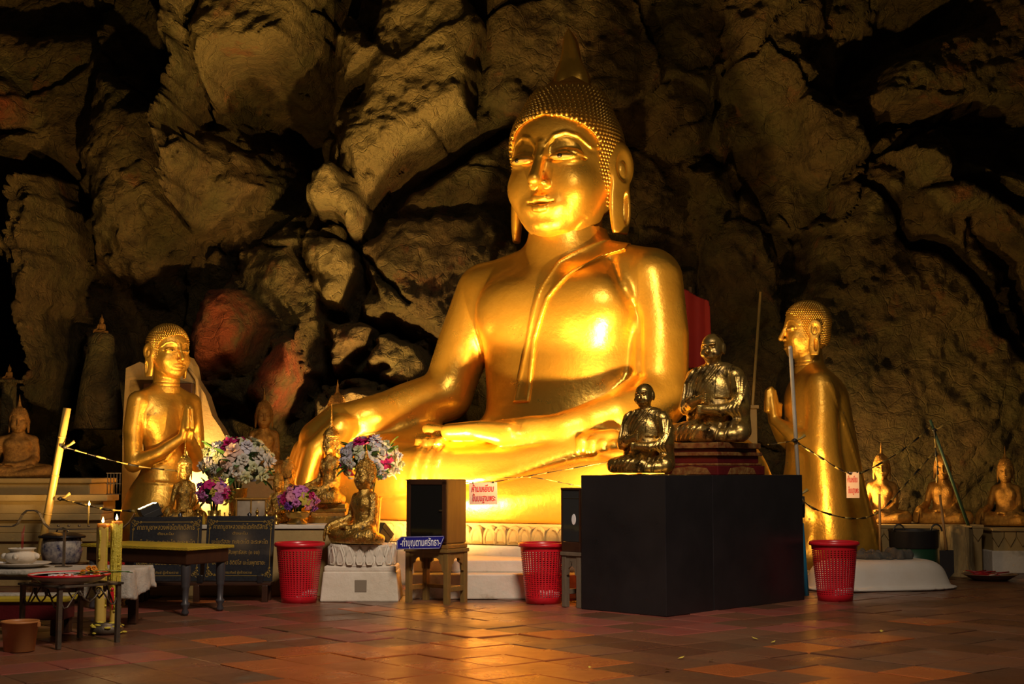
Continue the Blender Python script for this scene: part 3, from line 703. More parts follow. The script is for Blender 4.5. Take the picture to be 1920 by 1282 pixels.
def big_buddha():
    t = empty('buddha_statue', (0.56, 14.4, 0.0), R(-28), 'giant gold seated Buddha towering over the altar against the cave wall', 'statue')
    b = link('body', BODY_ME, M['gold'], t, loc=(0, 0, 0.6))
    link('sash', SASH_ME, M['gold'], t, loc=(0, 0, 0.6))
    hd = link('head', HEAD_ME, M['gold'], t, loc=(0, -0.03, 3.47)); hd['label'] = 'broad gold face with painted eyes and long ears'
    hr = link('hair', HAIR_ME, M['goldhair'], hd)
    cu = link('hair_curls', CURL_ME, M['goldhair'], hd); cu['kind'] = 'stuff'
    link('flame_finial', FLAME_ME, M['gold'], t, loc=(0, 0.09, 5.12))
    eyes(hd)
    return t
BIG = big_buddha()
def plinth_big():
    t = empty('lotus_platform', (0.56, 14.4, 0), R(-28), 'whitewashed platform with a carved lotus rim under the giant Buddha', 'platform')
    n = 96
    def slab(rx, ry, z0, z1, pw, cy=-0.45, bev=0.02):
        b = B(); pr = [(1.0-bev/3, z0), (1, z0+bev), (1, z1-bev), (1-bev/3, z1)]; rings = []
        for k, z in pr:
            rings.append([b.bm.verts.new((k*rx*abs(math.cos(a))**(2/pw)*math.copysign(1, math.cos(a)), cy+k*ry*abs(math.sin(a))**(2/pw)*math.copysign(1, math.sin(a)), z)) for a in [2*math.pi*i/n for i in range(n)]])
        for p, q in zip(rings, rings[1:]):
            for i in range(n): b.bm.faces.new((p[i], p[(i+1) % n], q[(i+1) % n], q[i]))
        b.bm.faces.new(rings[-1]); return b
    slab(2.36, 1.14, 0.40, 0.60, 2.6).obj('base_slab', M['plaster'], t)
    lotus_ring(t, 2.37, 1.15, 0.405, 0.18, 92, M['plaster'], 0.045, 2.6, -0.45, round_=True)
    slab(2.42, 1.2, 0.0, 0.40, 2.6).obj('support', M['white'], t)
    c, s_ = math.cos(R(28)), math.sin(R(28))
    for nm, x0, x1, y0, y1, z0, z1 in (('lower_step', -0.86, 1.05, 11.95, 13.4, 0, 0.21), ('upper_step', -0.86, 1.1, 12.2, 13.4, 0.21, 0.31)):
        w = Vector(((x0+x1)/2-0.56, (y0+y1)/2-14.4)); b = B().box((0, 0, 0), (x1-x0, y1-y0, z1-z0), 0.012)
        b.obj(nm, M['white'], t, loc=(w.x*c-w.y*s_, w.x*s_+w.y*c, (z0+z1)/2), rot=(0, 0, R(28)))
    return t
plinth_big()
# ------------------------------------------------------------------ praying disciples
def disciple_body(h, cloak):
    v = Vol((-0.75, -0.9, -0.05), (0.75, 1.05, 2.25), h)
    v.ell((0, 0.0, 1.62), (0.335, 0.20, 0.30)); v.ell((0, 0.0, 1.2), (0.235, 0.175, 0.42), 0.12); v.ell((0, 0.04, 0.78), (0.35, 0.30, 0.34), 0.14)
    v.chain([(-0.30, 0.02, 1.80), (0, 0.03, 1.90), (0.30, 0.02, 1.80)], [0.095, 0.12, 0.095], 0.08)
    v.chain([(0, 0.03, 1.85), (0, 0.0, 2.2)], [0.13, 0.12], 0.06)
    for s in (-1, 1):
        v.chain([(s*0.325, 0.02, 1.79), (s*0.37, 0.02, 1.5), (s*0.385, -0.02, 1.16)], [0.105, 0.10, 0.085], 0.03)
        v.chain([(s*0.385, -0.02, 1.16), (s*0.22, -0.22, 1.26), (s*0.045, -0.35, 1.42)], [0.088, 0.072, 0.05], 0.02)
        v.chain([(s*0.035, -0.355, 1.42), (s*0.03, -0.375, 1.56), (s*0.02, -0.385, 1.74)], [0.048, 0.045, 0.022], 0.015)
        for q in (-0.05, -0.017, 0.017, 0.05): v.chain([(s*0.028, -0.375+q, 1.52), (s*0.022, -0.385+q*0.8, 1.75-abs(q)*0.8)], [0.026, 0.018], 0.008)
        v.chain([(s*0.02, -0.31, 1.46), (s*0.018, -0.30, 1.58)], [0.024, 0.018], 0.01)
        v.chain([(s*0.17, 0.0, 0.55), (s*0.22, -0.42, 0.30)], [0.27, 0.25], 0.12)
    v.chain([(0, 0.10, 0.62), (0, 0.32, 0.25)], [0.36, 0.34], 0.12); v.ell((0, 0.0, 0.12), (0.48, 0.58, 0.25), 0.15)
    if cloak:
        v.chain([(-0.22, 0.06, 1.74), (0.22, 0.06, 1.74)], [0.17, 0.17], 0.05); v.chain([(0, 0.08, 1.6), (0, 0.14, 0.9), (0, 0.22, 0.1)], [0.31, 0.36, 0.42], 0.1)
        for s in (-1, 1): v.chain([(s*0.33, 0.03, 1.72), (s*0.36, 0.03, 1.1), (s*0.34, 0.1, 0.3)], [0.12, 0.15, 0.22], 0.08)
        v.ridge([(0.06, 1.78), (0.25, 1.4), (0.42, 0.9), (0.55, 0.2)], 0.014, 0.012, (-0.75, -0.4, 0), (0.75, 1.0, 1.9), ax=(1, 2))
        v.ridge([(0.09, 1.78), (0.28, 1.4), (0.45, 0.9), (0.58, 0.2)], 0.012, 0.010, (-0.75, -0.4, 0), (0.75, 1.0, 1.9), ax=(1, 2))
    else:
        fr = ((-0.45, -0.5, 0.7), (0.45, -0.05, 1.95))
        for o in (0, 0.03): v.ridge([(0.06+o, 1.86), (0.10+o, 1.6), (0.02+o, 1.35), (-0.12+o, 1.2), (-0.28+o, 1.12)], 0.012, 0.010, *fr)
        for k in range(5): v.ridge([(0.12+0.03*k, 1.64), (0.11+0.03*k, 1.3)], 0.010, 0.008, *fr)
        v.ridge([(0.10, 1.645), (0.26, 1.645)], 0.012, 0.008, *fr); v.ridge([(-0.4, 0.98), (0, 0.95), (0.4, 0.98)], 0.012, 0.012, *fr)
    for z in (1.99, 2.05): v.ridge([(-0.3, z), (0.3, z)], -0.008, 0.007, (-0.3, -0.3, 1.9), (0.3, 0.1, 2.15))
    v.f = np.maximum(v.f, -v.ax[2].reshape(1, 1, -1)+0.002)
    return v.mesh('body')
DHV = head_buddha(0.016, hair_cap=True); DHEAD = DHV[0].mesh('head'); DHAIR = DHV[1].mesh('hair'); DCURL = curls(DHAIR, 0.062, 0.034, 'hair_curls', cone=0.9)
def disciple(loc, rz, s, label, cloak, m):
    t = empty('praying_disciple_statue', loc, rz, label, 'statue', None, s)
    link('body', disciple_body(0.0175, cloak), m, t)
    hd = link('head', DHEAD.copy(), m, t, loc=(0, -0.03, 2.03), scale=0.36)
    link('hair', DHAIR, M['goldhair'], hd); c = link('hair_curls', DCURL, M['goldhair'], hd); c['kind'] = 'stuff'
    eyes(hd)
    return t
disciple((-3.58, 14.35, 0), R(48), 1.0, 'gold praying figure with a bare shoulder in front of the ochre plaster wall', False, M['goldold'])
disciple((3.10, 14.45, 0.1), R(-87), 1.06, 'gold praying figure in a long cloak kneeling side-on beside the giant Buddha', True, M['goldold'])
tag(B().box((0, 0, 0.05), (1.0, 1.2, 0.1), 0.01).obj('statue_base', M['plaster'], None, loc=(3.10, 14.55, 0)), 'low plaster slab under the cloaked praying figure', 'slab')
# ------------------------------------------------------------------ small seated Buddhas
SB = body_seated(0.065).mesh('body'); _s = head_buddha(0.03); SH = _s[0].mesh('head'); SHAIR = _s[1].mesh('hair'); SCURL = curls(SHAIR, 0.085, 0.045, 'hair_curls')
SPIRE = B().lathe([(0.30, 0), (0.34, 0.05), (0.25, 0.09), (0.27, 0.16), (0.20, 0.2), (0.21, 0.3), (0.13, 0.36), (0.14, 0.5), (0.07, 0.6), (0.08, 0.75), (0.045, 0.85), (0.05, 1.0), (0.025, 1.1), (0.02, 1.5), (0.0, 1.75)], n=14).mesh('crown_spire')
CONE = B().lathe([(0.28, 0), (0.25, 0.1), (0.19, 0.2), (0.12, 0.42), (0.07, 0.65), (0.03, 0.9), (0.0, 1.1)], n=14).mesh('crown_spire')
BUN = B().lathe([(0.2, 0), (0.24, 0.08), (0.2, 0.2), (0.1, 0.28), (0.03, 0.36), (0.0, 0.38)], n=14).mesh('topknot')
CROWN = B().lathe([(0.60, 0.0), (0.66, 0.04), (0.66, 0.12), (0.60, 0.2), (0.52, 0.32), (0.44, 0.42), (0.34, 0.5)], n=20).mesh('crown_band')
def small_buddha(loc, rz, s, label, m, top='flame', sx=1.0, group=None, name='seated_buddha_figure', curl=True, sash=None):
    t = empty(name, loc, rz, label, 'statue', group); t.scale = (s*sx, s, s)
    def L(nm, me, mm, p, **k):
        c = me if (len(me.materials) and me.materials[0] == mm) or not len(me.materials) else me.copy()
        if len(c.materials): c.materials[0] = mm
        return link(nm, c, mm, p, **k)
    L('body', SB, m, t); hd = L('head', SH, m, t, loc=(0, -0.03, 2.87)); hd.scale = ((1/sx)**0.5, 1, 1)
    hm = m
    L('hair', SHAIR, hm, hd)
    if curl: c = L('hair_curls', SCURL, hm, hd); c['kind'] = 'stuff'
    if top == 'flame': L('flame_finial', FLAME_ME, hm, t, loc=(0, 0.09, 4.5))
    elif top == 'cone': L('crown_spire', CONE, hm, t, loc=(0, 0.09, 4.35))
    elif top == 'spire': L('crown_band', CROWN, hm, hd, loc=(0, 0.08, 1.12)); L('crown_spire', SPIRE, hm, t, loc=(0, 0.05, 4.4))
    elif top == 'bun': L('topknot', BUN, hm, t, loc=(0, 0.1, 4.46))
    if sash is not None:
        B().prism([(0.55, 2.72), (0.98, 2.62), (1.12, 1.3), (0.9, 0.95), (-0.5, 1.15), (-0.35, 1.5)], 0.3).obj('orange_sash', sash, t, loc=(0, -0.42, 0))
    return t
M['robe'] = mat('ochre_robe_paint', (0.45, 0.20, 0.03), 0.5, 0.3, bump=0.01, bscale=10)
gr = 'gilt Buddhas seated in a row on the white ledge'
small_buddha((4.10, 15.45, 0.51), R(-14), 0.165, 'gilt seated Buddha on the ledge beside the broom handle', M['bronze'], 'cone', 0.77, gr)
small_buddha((4.76, 15.40, 0.51), R(-16), 0.165, 'gilt seated Buddha on the ledge behind the leaning green stick', M['bronze'], 'cone', 0.77, gr)
small_buddha((5.42, 15.30, 0.492), R(-22), 0.16, 'gilt seated Buddha draped over one shoulder on the ledge behind the red tray', M['bronze'], 'cone', 0.77, gr)
gb = 'gilt Buddhas half hidden behind the giant hand'
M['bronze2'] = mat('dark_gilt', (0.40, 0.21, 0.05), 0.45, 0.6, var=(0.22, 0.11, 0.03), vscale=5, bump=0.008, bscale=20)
small_buddha((-2.88, 16.12, 1.033), R(12), 0.187, 'gilt seated Buddha behind the white rose bouquet and giant fingertips', M['bronze'], 'cone', 0.74, gb)
small_buddha((-2.04, 16.14, 1.033), R(-18), 0.205, 'gilt Buddha whose head shows above the giant wrist', M['bronze'], 'cone', 0.72, gb)
small_buddha((-1.22, 16.14, 1.033), R(0), 0.205, 'gilt Buddha hidden but for its spire behind the giant forearm', M['bronze'], 'cone', 0.72, gb)
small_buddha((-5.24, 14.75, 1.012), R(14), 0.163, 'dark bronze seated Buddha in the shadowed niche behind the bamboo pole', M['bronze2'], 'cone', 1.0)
gt = 'tiny Buddhas on the rock ledges'
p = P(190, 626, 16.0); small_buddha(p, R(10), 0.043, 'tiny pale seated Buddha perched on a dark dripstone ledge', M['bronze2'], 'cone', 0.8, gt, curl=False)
b = B().lathe([(0.30, -1.1), (0.22, -0.5), (0.16, -0.2), (0.15, -0.05), (0.12, 0)], n=10); tag(b.obj('rock_stump', M['rock'], None, loc=p), 'rough stone stump carrying the tiny pale Buddha', 'rock')
tag(B().box((0, 0, 0), (0.22, 0.2, 0.03), 0.004).box((0, 0, -0.6), (0.12, 0.12, 1.2)).obj('rock_stump', M['rock'], None, loc=P(18, 715, 15.3)), 'rough stone post in the dark niche behind the bronze Buddha', 'rock')
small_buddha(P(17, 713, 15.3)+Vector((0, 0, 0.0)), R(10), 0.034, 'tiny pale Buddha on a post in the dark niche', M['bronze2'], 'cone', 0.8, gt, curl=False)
# the gilded one on the white lotus seat
small_buddha((-1.26, 11.93, 0.480), R(-42), 0.155, 'small gilded Buddha crusted with gold leaf on a white lotus seat', M['leaf'], 'cone', 0.72)
# altar figures
ga = 'small gold-leaf Buddhas on the altar'
AZ = 0.62
small_buddha((-2.96, 12.60, AZ), R(20), 0.132, 'gold-leaf Buddha with a pointed spire beside the pink orchids', M['leaf'], 'spire', 0.6, ga)
small_buddha((-2.125, 12.66, AZ), R(-10), 0.097, 'little gold-leaf Buddha between the white roses and the round-headed figure', M['leaf'], 'cone', 0.6, ga)
small_buddha((-2.07, 12.90, AZ), R(150), 0.125, 'gold-leaf figure with a round topknot seen over the pink flowers', M['leaf'], 'bun', 0.5, ga)
t = empty('figure_pedestal', (-1.66, 12.74, AZ), 0, 'tiered gilt pedestal under the crowned Buddha', 'pedestal')
B().box((0, 0, 0.03), (0.36, 0.34, 0.06), 0.008).box((0, 0, 0.115), (0.34, 0.30, 0.03), 0.006).obj('tier', M['leaf'], t)
B().box((0, 0, 0.08), (0.31, 0.27, 0.05), 0.006).obj('waist', M['bronze'], t); B().box((0, 0, 0.15), (0.31, 0.26, 0.05), 0.01).obj('tier', M['leaf'], t)
small_buddha((-1.66, 12.74, AZ+0.178), R(-28), 0.150, 'crowned gold-leaf Buddha with a tall slender spire on a tiered pedestal', M['leaf'], 'spire', 0.50, ga)
# ------------------------------------------------------------------ monks
def monk_mesh():
    v = Vol((-0.42, -0.38, -0.03), (0.42, 0.30, 1.06), 0.0095)
    v.ell((0, 0.03, 0.46), (0.19, 0.135, 0.24)); v.ell((0, 0.02, 0.22), (0.2, 0.16, 0.2), 0.08)
    v.chain([(-0.17, 0.03, 0.62), (0, 0.03, 0.68), (0.17, 0.03, 0.62)], [0.075, 0.085, 0.08], 0.05)
    v.chain([(0, 0.02, 0.66), (0, -0.01, 0.80)], [0.062, 0.056], 0.03)
    K = 1.22                                                                 # head, scaled about the neck
    def hc(c): return (c[0]*K, c[1]*K, 0.755+(c[2]-0.775)*K)
    def he(c, r, k=0.0, sub=False): v.ell(hc(c), [x*K for x in r], k*K, sub)
    def hch(p, r, k): v.chain([hc(q) for q in p], [x*K for x in (r if hasattr(r, '__len__') else [r]*len(p))], k*K)
    he((0, 0.0, 0.89), (0.083, 0.098, 0.092)); he((0, -0.025, 0.83), (0.068, 0.075, 0.078), 0.03)
    hch([(0, -0.098, 0.88), (0, -0.118, 0.838)], [0.012, 0.019], 0.012)
    for s in (-1, 1):
        he((s*0.034, -0.100, 0.876), (0.028, 0.028, 0.017), 0.012, True); he((s*0.034, -0.084, 0.873), (0.018, 0.014, 0.010), 0.004)
        he((s*0.085, 0.005, 0.865), (0.014, 0.026, 0.045), 0.006); he((s*0.045, -0.065, 0.825), (0.03, 0.03, 0.03), 0.02)
        hch([(s*0.01, -0.10, 0.895), (s*0.05, -0.09, 0.898)], [0.008, 0.007], 0.008)
    hch([(-0.03, -0.094, 0.80), (0.03, -0.094, 0.80)], 0.010, 0.006); m_ = hc((0, 0, 0.80))[2]; v.ridge([(-0.04, m_), (0.04, m_)], -0.007, 0.005, (-0.07, -0.2, m_-.03), (0.07, -0.05, m_+.03))
    v.chain([(-0.2, 0.03, 0.61), (-0.245, 0.0, 0.45), (-0.25, -0.05, 0.33)], [0.078, 0.07, 0.07], 0.02)
    v.chain([(0.2, 0.03, 0.61), (0.26, 0.0, 0.45), (0.27, -0.04, 0.33)], [0.085, 0.085, 0.085], 0.02)
    v.chain([(-0.25, -0.05, 0.33), (-0.14, -0.17, 0.36), (-0.03, -0.21, 0.40)], [0.068, 0.052, 0.036], 0.015)
    v.chain([(0.27, -0.04, 0.33), (0.14, -0.17, 0.29), (0.0, -0.215, 0.30)], [0.082, 0.06, 0.038], 0.015)
    for q in range(4): v.chain([(-0.03, -0.215, 0.395+0.022*(q-1.5)), (0.015, -0.245, 0.40+0.022*(q-1.5)), (0.03, -0.225, 0.40+0.022*(q-1.5))], [0.014, 0.012, 0.011], 0.004)
    v.chain([(-0.03, -0.19, 0.43), (0.0, -0.215, 0.46)], [0.014, 0.011], 0.005)
    for q in range(4): v.chain([(0.0, -0.22, 0.30+0.020*(q-1.5)), (-0.06, -0.245, 0.30+0.020*(q-1.5))], [0.013, 0.011], 0.004)
    for s in (-1, 1): v.chain([(s*0.12, 0.0, 0.11), (s*0.24, -0.09, 0.10), (s*0.31, -0.15, 0.09)], [0.11, 0.10, 0.085], 0.04)
    v.chain([(-0.31, -0.16, 0.08), (-0.1, -0.25, 0.10), (0.1, -0.26, 0.10)], [0.075, 0.066, 0.052], 0.02)
    v.chain([(0.31, -0.16, 0.07), (0.12, -0.25, 0.055), (-0.08, -0.26, 0.05)], [0.075, 0.06, 0.05], 0.012)
    v.ell((0, -0.08, 0.05), (0.33, 0.22, 0.06), 0.04); v.chain([(0.28, -0.03, 0.36), (0.27, 0.02, 0.1)], [0.07, 0.08], 0.04); v.chain([(-0.24, 0.03, 0.36), (-0.22, 0.05, 0.1)], [0.05, 0.06], 0.04)
    fr = ((-0.3, -0.4, 0.05), (0.36, 0.0, 0.75))
    for k in range(6): v.ridge([(0.10-0.055*k, 0.70), (-0.02-0.05*k, 0.55), (-0.12-0.03*k, 0.42-0.03*k)], 0.014, 0.010, *fr)
    for k in range(4): v.ridge([(0.24+0.03*k, 0.6), (0.27+0.022*k, 0.44), (0.20+0.03*k, 0.30), (0.25+0.02*k, 0.15)], 0.014, 0.010, (0.1, -0.4, 0.05), (0.42, 0.2, 0.7))
    for k in range(5): v.ridge([(-0.32+0.05*k, 0.02), (-0.24+0.06*k, 0.17)], 0.012, 0.010, (-0.4, -0.4, 0.0), (0.1, -0.1, 0.2))
    for k in range(3): v.ridge([(0.05+0.08*k, 0.02), (0.10+0.07*k, 0.17)], 0.012, 0.010, (0, -0.4, 0.0), (0.4, -0.1, 0.2))
    v.f = np.maximum(v.f, -v.ax[2].reshape(1, 1, -1)+0.001)
    body = v.mesh('body')
    X, Y, Z = v.sub((-9, -9, -9), (9, 9, 9))[1]                 # folded shawl over the left shoulder
    band = np.maximum(np.abs(X-0.115-0.03*(Z-0.5))-0.065, np.maximum(0.40-Z-0*Y, Z-0.74)); v.f = np.maximum(np.maximum(v.f-0.014, band), -(v.f+0.01))
    return body, v.mesh('shawl')
MB, MS = monk_mesh()
M['monkleaf'] = mat('gold_leaf_on_bronze', (0.62, 0.40, 0.09), 0.30, 0.85, var=(0.28, 0.20, 0.08), vscale=7, bump=0.004, bscale=30, rvar=0.1,
                    var2=(0.10, 0.065, 0.025), v2scale=9, v2lo=0.53, v2hi=0.64, metal2=0.9)
M['monkleaf2'] = mat('pale_gold_leaf', (0.68, 0.45, 0.12), 0.28, 0.95, var=(0.35, 0.24, 0.08), vscale=7, bump=0.004, bscale=30, rvar=0.1,
                     var2=(0.11, 0.07, 0.025), v2scale=9, v2lo=0.56, v2hi=0.66, metal2=0.9)
BA = R(-44); BU = Vector((math.cos(BA), math.sin(BA), 0)); BV = Vector((-math.sin(BA), math.cos(BA), 0)); BN = Vector((1.16, 10.55, 0))
def monk(loc, rz, s, label, m):
    t = empty('seated_monk_statue', loc, rz, label, 'statue', None, s)
    a = MB.copy(); b = MS.copy(); link('body', a, m, t); link('shawl', b, m, t)
    return t
PH = 1.055
small_at = BN-BU*0.43+BV*0.30
large_at = BN-BU*0.29+BV*1.04
monk((small_at.x, small_at.y, PH+0.016), R(-30), 0.71, 'smaller gold-leafed bald monk with crossed legs on the black plinth', M['monkleaf2'])
monk((large_at.x, large_at.y, PH+0.265), R(-30), 0.90, 'larger dark gold-leafed bald monk on a red tiered pedestal', M['monkleaf'])
# black plinths
t = empty('display_plinth', BN-BU*0.4235+BV*0.3, BA, 'glossy black plinth block under the smaller monk', 'plinth')
B().box((0, 0, PH/2), (0.847, 0.6, PH), 0.004).obj('block', M['black'], t)
t = empty('display_plinth', BN-BU*0.26+BV*1.255, BA, 'glossy black plinth block under the red tiered pedestal', 'plinth')
B().box((0, 0, PH/2), (0.52, 1.30, PH), 0.004).obj('block', M['black'], t)
M['redlac'] = mat('dark_red_lacquer', (0.11, 0.008, 0.010), 0.35, var=(0.075, 0.006, 0.008), vscale=6, bump=0.003, bscale=30)
M['redgold'] = mat('worn_red_gilt_edge', (0.16, 0.03, 0.012), 0.4, 0.3, var=(0.33, 0.2, 0.06), vscale=22, bump=0.004, bscale=40)
t = empty('tiered_pedestal', (large_at.x, large_at.y, PH), BA, 'dark red tiered pedestal with worn gilt edges on the black plinth', 'pedestal')
for nm, w_, d_, z0, z1, m in (('foot', 0.54, 0.66, 0, 0.075, 'redlac'), ('moulding', 0.515, 0.625, 0.075, 0.095, 'redgold'), ('waist', 0.475, 0.58, 0.095, 0.155, 'redlac'), ('moulding', 0.52, 0.63, 0.155, 0.185, 'redgold'), ('tier', 0.455, 0.56, 0.185, 0.215, 'redlac'), ('top', 0.505, 0.61, 0.215, 0.262, 'redgold')):
    B().box((0, 0, (z0+z1)/2), (w_, d_, z1-z0), 0.006).obj(nm, M[m], t)
for k in range(4):                                              # red cloth corners painted as plaques
    B().prism([(-0.20, -0.03), (0.20, -0.03), (0.16, 0.02), (0, 0.035), (-0.16, 0.02)], 0.004).obj('plaque', M['redgold'], t, loc=(0.272*math.sin(k*math.pi/2) if k % 2 else 0, 0 if k % 2 else (-0.332 if k == 0 else 0.332), 0.036), rot=(0, 0, k*math.pi/2))
cl = Vol((-0.6, -0.5, -0.02), (0.6, 0.5, 0.06), 0.012)
cl.ell((0, 0, 0), (0.40, 0.26, 0.012)); sl, g = cl.sub((-9,)*3, (9,)*3); cl.f += 0.012*np.sin(g[0]*26)*np.cos(g[1]*31)*0.4; cl.f = np.maximum(cl.f, 0.002-g[2])
tag(link('gold_cloth', cl.mesh('gold_cloth'), M['monkleaf2'], None, loc=(small_at.x, small_at.y, PH-0.001), rot=(0, 0, BA)), 'crumpled gold cloth under the smaller monk', 'cloth')
# ------------------------------------------------------------------ altar, signs, lotus seat, stools and cabinets
def text_mesh(body, size, name='lettering', depth=0.0015, align='CENTER', shear=0.0, bold=0.0):
    cu = bpy.data.curves.new(name, 'FONT'); cu.body = body; cu.size = size; cu.align_x = align; cu.align_y = 'CENTER'; cu.extrude = depth; cu.shear = shear; cu.offset = bold
    cu.resolution_u = 2
    o = bpy.data.objects.new(name, cu); COL.objects.link(o); bpy.context.view_layer.update()
    me = bpy.data.meshes.new_from_object(o.evaluated_get(bpy.context.evaluated_depsgraph_get()))
    bpy.data.objects.remove(o); me.name = name
    return me
def text(body, size, parent, m, loc, rot_=(math.pi/2, 0, 0), width=None, **k):
    me = text_mesh(body, size, **k)
    if len(me.vertices) == 0: return None
    o = link('lettering', me, m, parent, loc=loc, rot=rot_)
    xs = [v.co.x for v in me.vertices]; wd = max(xs)-min(xs)
    if width: o.scale = (width/wd, 1, 1)
    return o
# altar block the offerings stand on
t = empty('altar_ledge', (-2.335, 12.63, 0), 0, 'plastered altar ledge behind the black sign boards', 'ledge')
B().box((0, 0, 0.29), (1.77, 0.82, 0.58), 0.01).obj('block', M['plaster'], t); B().box((0, 0, 0.60), (1.83, 0.86, 0.036), 0.008).obj('top_slab', M['white'], t)
# ledge behind the giant hand
tag(B().box((0, 0, 0.50), (3.0, 0.66, 1.0), 0.02).box((0, -0.02, 1.01), (3.06, 0.70, 0.04), 0.01).obj('back_ledge', M['plaster'], None, loc=(-1.9, 16.14, 0)), 'plaster ledge behind the giant Buddha carrying gilt figures', 'ledge')
# stepped ochre wall on the left and the niche ledge
t = empty('stepped_wall', (-5.2, 13.22, 0), 0, 'ochre plastered wall of stepped horizontal bands behind the bamboo pole', 'wall')
for i, (z0, z1, y0) in enumerate(((0, 0.42, 0), (0.42, 0.50, -0.04), (0.50, 0.62, 0.03), (0.62, 0.68, -0.02), (0.68, 0.80, 0.06), (0.80, 0.86, 0.0))):
    B().box((0, 0.25+y0, (z0+z1)/2), (2.6 if i < 5 else 2.7, 0.4, z1-z0), 0.008).obj('band', M['plaster'], t)
tag(B().box((0, 0, 0.48), (2.3, 0.9, 0.96), 0.015).box((0, -0.02, 0.985), (2.36, 0.94, 0.05), 0.01).obj('niche_ledge', M['bronze2'] if False else M['plaster'], None, loc=(-5.48, 14.75, 0)), 'dim plaster ledge under the dark bronze Buddha', 'ledge')
# ochre buttress behind the praying figure
t = empty('plaster_buttress', (-3.4, 15.55, 0), 0, 'ochre plaster buttress with a dark shelf behind the praying figure', 'wall')
pts = [(226, 1080), (230, 800), (236, 690), (262, 678), (300, 700), (330, 676), (352, 668), (362, 685), (366, 710), (385, 740), (398, 780), (412, 800), (428, 830), (430, 1080)]
B().prism([(P(a, b, 15.4).x+3.4, max(P(a, b, 15.4).z, 0)) for a, b in pts], 0.3).obj('slab', M['plaster'], t)
q = P(315, 738, 15.3); B().box((q.x+3.4, -0.21, q.z), (0.55, 0.14, 0.24), 0.01).obj('dark_shelf', M['darkwood'], t)
B().tube([(P(a, b, 15.3).x+3.4, -0.17, P(a, b, 15.3).z) for a, b in ((350, 690), (358, 700), (366, 712), (369, 740), (369, 770))], 0.018).obj('conduit', M['plaster'], t)
# white lotus seat of the gilded Buddha
t = empty('lotus_pedestal', (-1.275, 11.95, 0), 0, 'whitewashed block with a carved lotus seat under the small gilded Buddha', 'pedestal')
B().box((0, 0, 0.125), (0.66, 0.46, 0.25), 0.012, taper=0.93).obj('block', M['white'], t); B().box((0, 0, 0.27), (0.60, 0.42, 0.05), 0.012).obj('cap', M['white'], t)
lb = B(); n = 40
rings = [[lb.bm.verts.new((0.27*k*math.copysign(abs(math.cos(a))**.7, math.cos(a)), 0.215*k*math.copysign(abs(math.sin(a))**.7, math.sin(a)), z)) for a in [2*math.pi*i/n for i in range(n)]] for k, z in ((1, 0.29), (1.02, 0.32), (0.94, 0.38), (1.0, 0.455), (0.98, 0.47))]
for a_, b_ in zip(rings, rings[1:]):
    for i in range(n): lb.bm.faces.new((a_[i], a_[(i+1) % n], b_[(i+1) % n], b_[i]))
lb.bm.faces.new(rings[-1]); lb.obj('lotus_drum', M['white'], t)
lotus_ring(t, 0.275, 0.22, 0.30, 0.15, 20, M['white'], 0.018, 2.8); lotus_ring(t, 0.265, 0.21, 0.36, 0.11, 20, M['white'], 0.012, 2.8)
M['bag'] = mat('grey_stain', (0.22, 0.18, 0.13), 0.7); B().box((0, -0.230, 0.13), (0.10, 0.012, 0.10), 0.003).obj('plaque', M['bag'], t, loc=(0.01, 0.008, 0))
# black sign boards with gold lettering
M['sign'] = mat('black_granite', (0.020, 0.021, 0.026), 0.16, var=(0.030, 0.031, 0.036), vscale=60)
M['signgold'] = mat('gold_lettering', (0.42, 0.27, 0.05), 0.4, 0.3)
def sign(loc, rz, w_, h_, label):
    t = empty('sign_board', loc, rz, label, 'sign', 'black prayer boards in front of the altar'); tilt = R(-7)
    Mx = Matrix.Rotation(tilt, 4, 'X')
    b = link('board', B().box((0, 0, h_/2), (w_, 0.022, h_), 0.003).mesh('board'), M['sign'], t, rot=(tilt, 0, 0))
    lines = [('คาถาบูชาหลวงพ่อโตศักดิ์สิทธิ์', 0.83, 0.058, 0.80), ('ตั้งนะโม', 0.73, 0.03, 0.22), ('นะโมตัสสะ ภะคะวะโต อะระหะโต', 0.60, 0.05, 0.82), ('สัมมาสัมพุทธัสสะ (๓ จบ)', 0.44, 0.046, 0.60), ('อิติสุคะโต อิติปิโส นะโมพุทธายะ', 0.28, 0.05, 0.78), ('คณะศิษย์ ผู้สร้างถวาย', 0.13, 0.03, 0.40)]
    for s_, f, sz, wd in lines: text(s_, sz, b, M['signgold'], (0, -0.0115, f*h_), width=wd*w_, depth=0.0006)
    fr = B(); g = 0.045
    for z in (g, h_-g): fr.box((0, -0.0115, z), (w_-0.16, 0.002, 0.004))
    for x in (-1, 1): fr.box((x*(w_/2-g*0.6), -0.0115, h_/2), (0.004, 0.002, h_-0.2))
    for sx in (-1, 1):                                           # scrolls in the corners
        for z0, sz_ in ((g, 1), (h_-g, -1)):
            for (dx, dz, r) in ((0.0, 0.0, 0.020), (0.032, 0.006, 0.015), (0.06, 0.004, 0.011), (0.004, 0.034, 0.015), (0.002, 0.062, 0.011), (0.022, 0.022, 0.012)):
                cx, cz = sx*(w_/2-g*0.6-dx), z0+sz_*dz
                fr.tube([(cx+r*(1-k*0.07)*math.cos(k*0.85), -0.0115, cz+r*(1-k*0.07)*math.sin(k*0.85)) for k in range(10)], 0.0028, 4)
    fr.obj('gilt_border', M['signgold'], b)
    return t
sign((-2.305, 11.80, 0.165), R(-5), 0.585, 0.545, 'black prayer board with gold lettering and border, next to the red waste basket')
sign((-2.925, 11.78, 0.165), R(3), 0.60, 0.54, 'black prayer board with gold lettering half hidden by the dark low table')
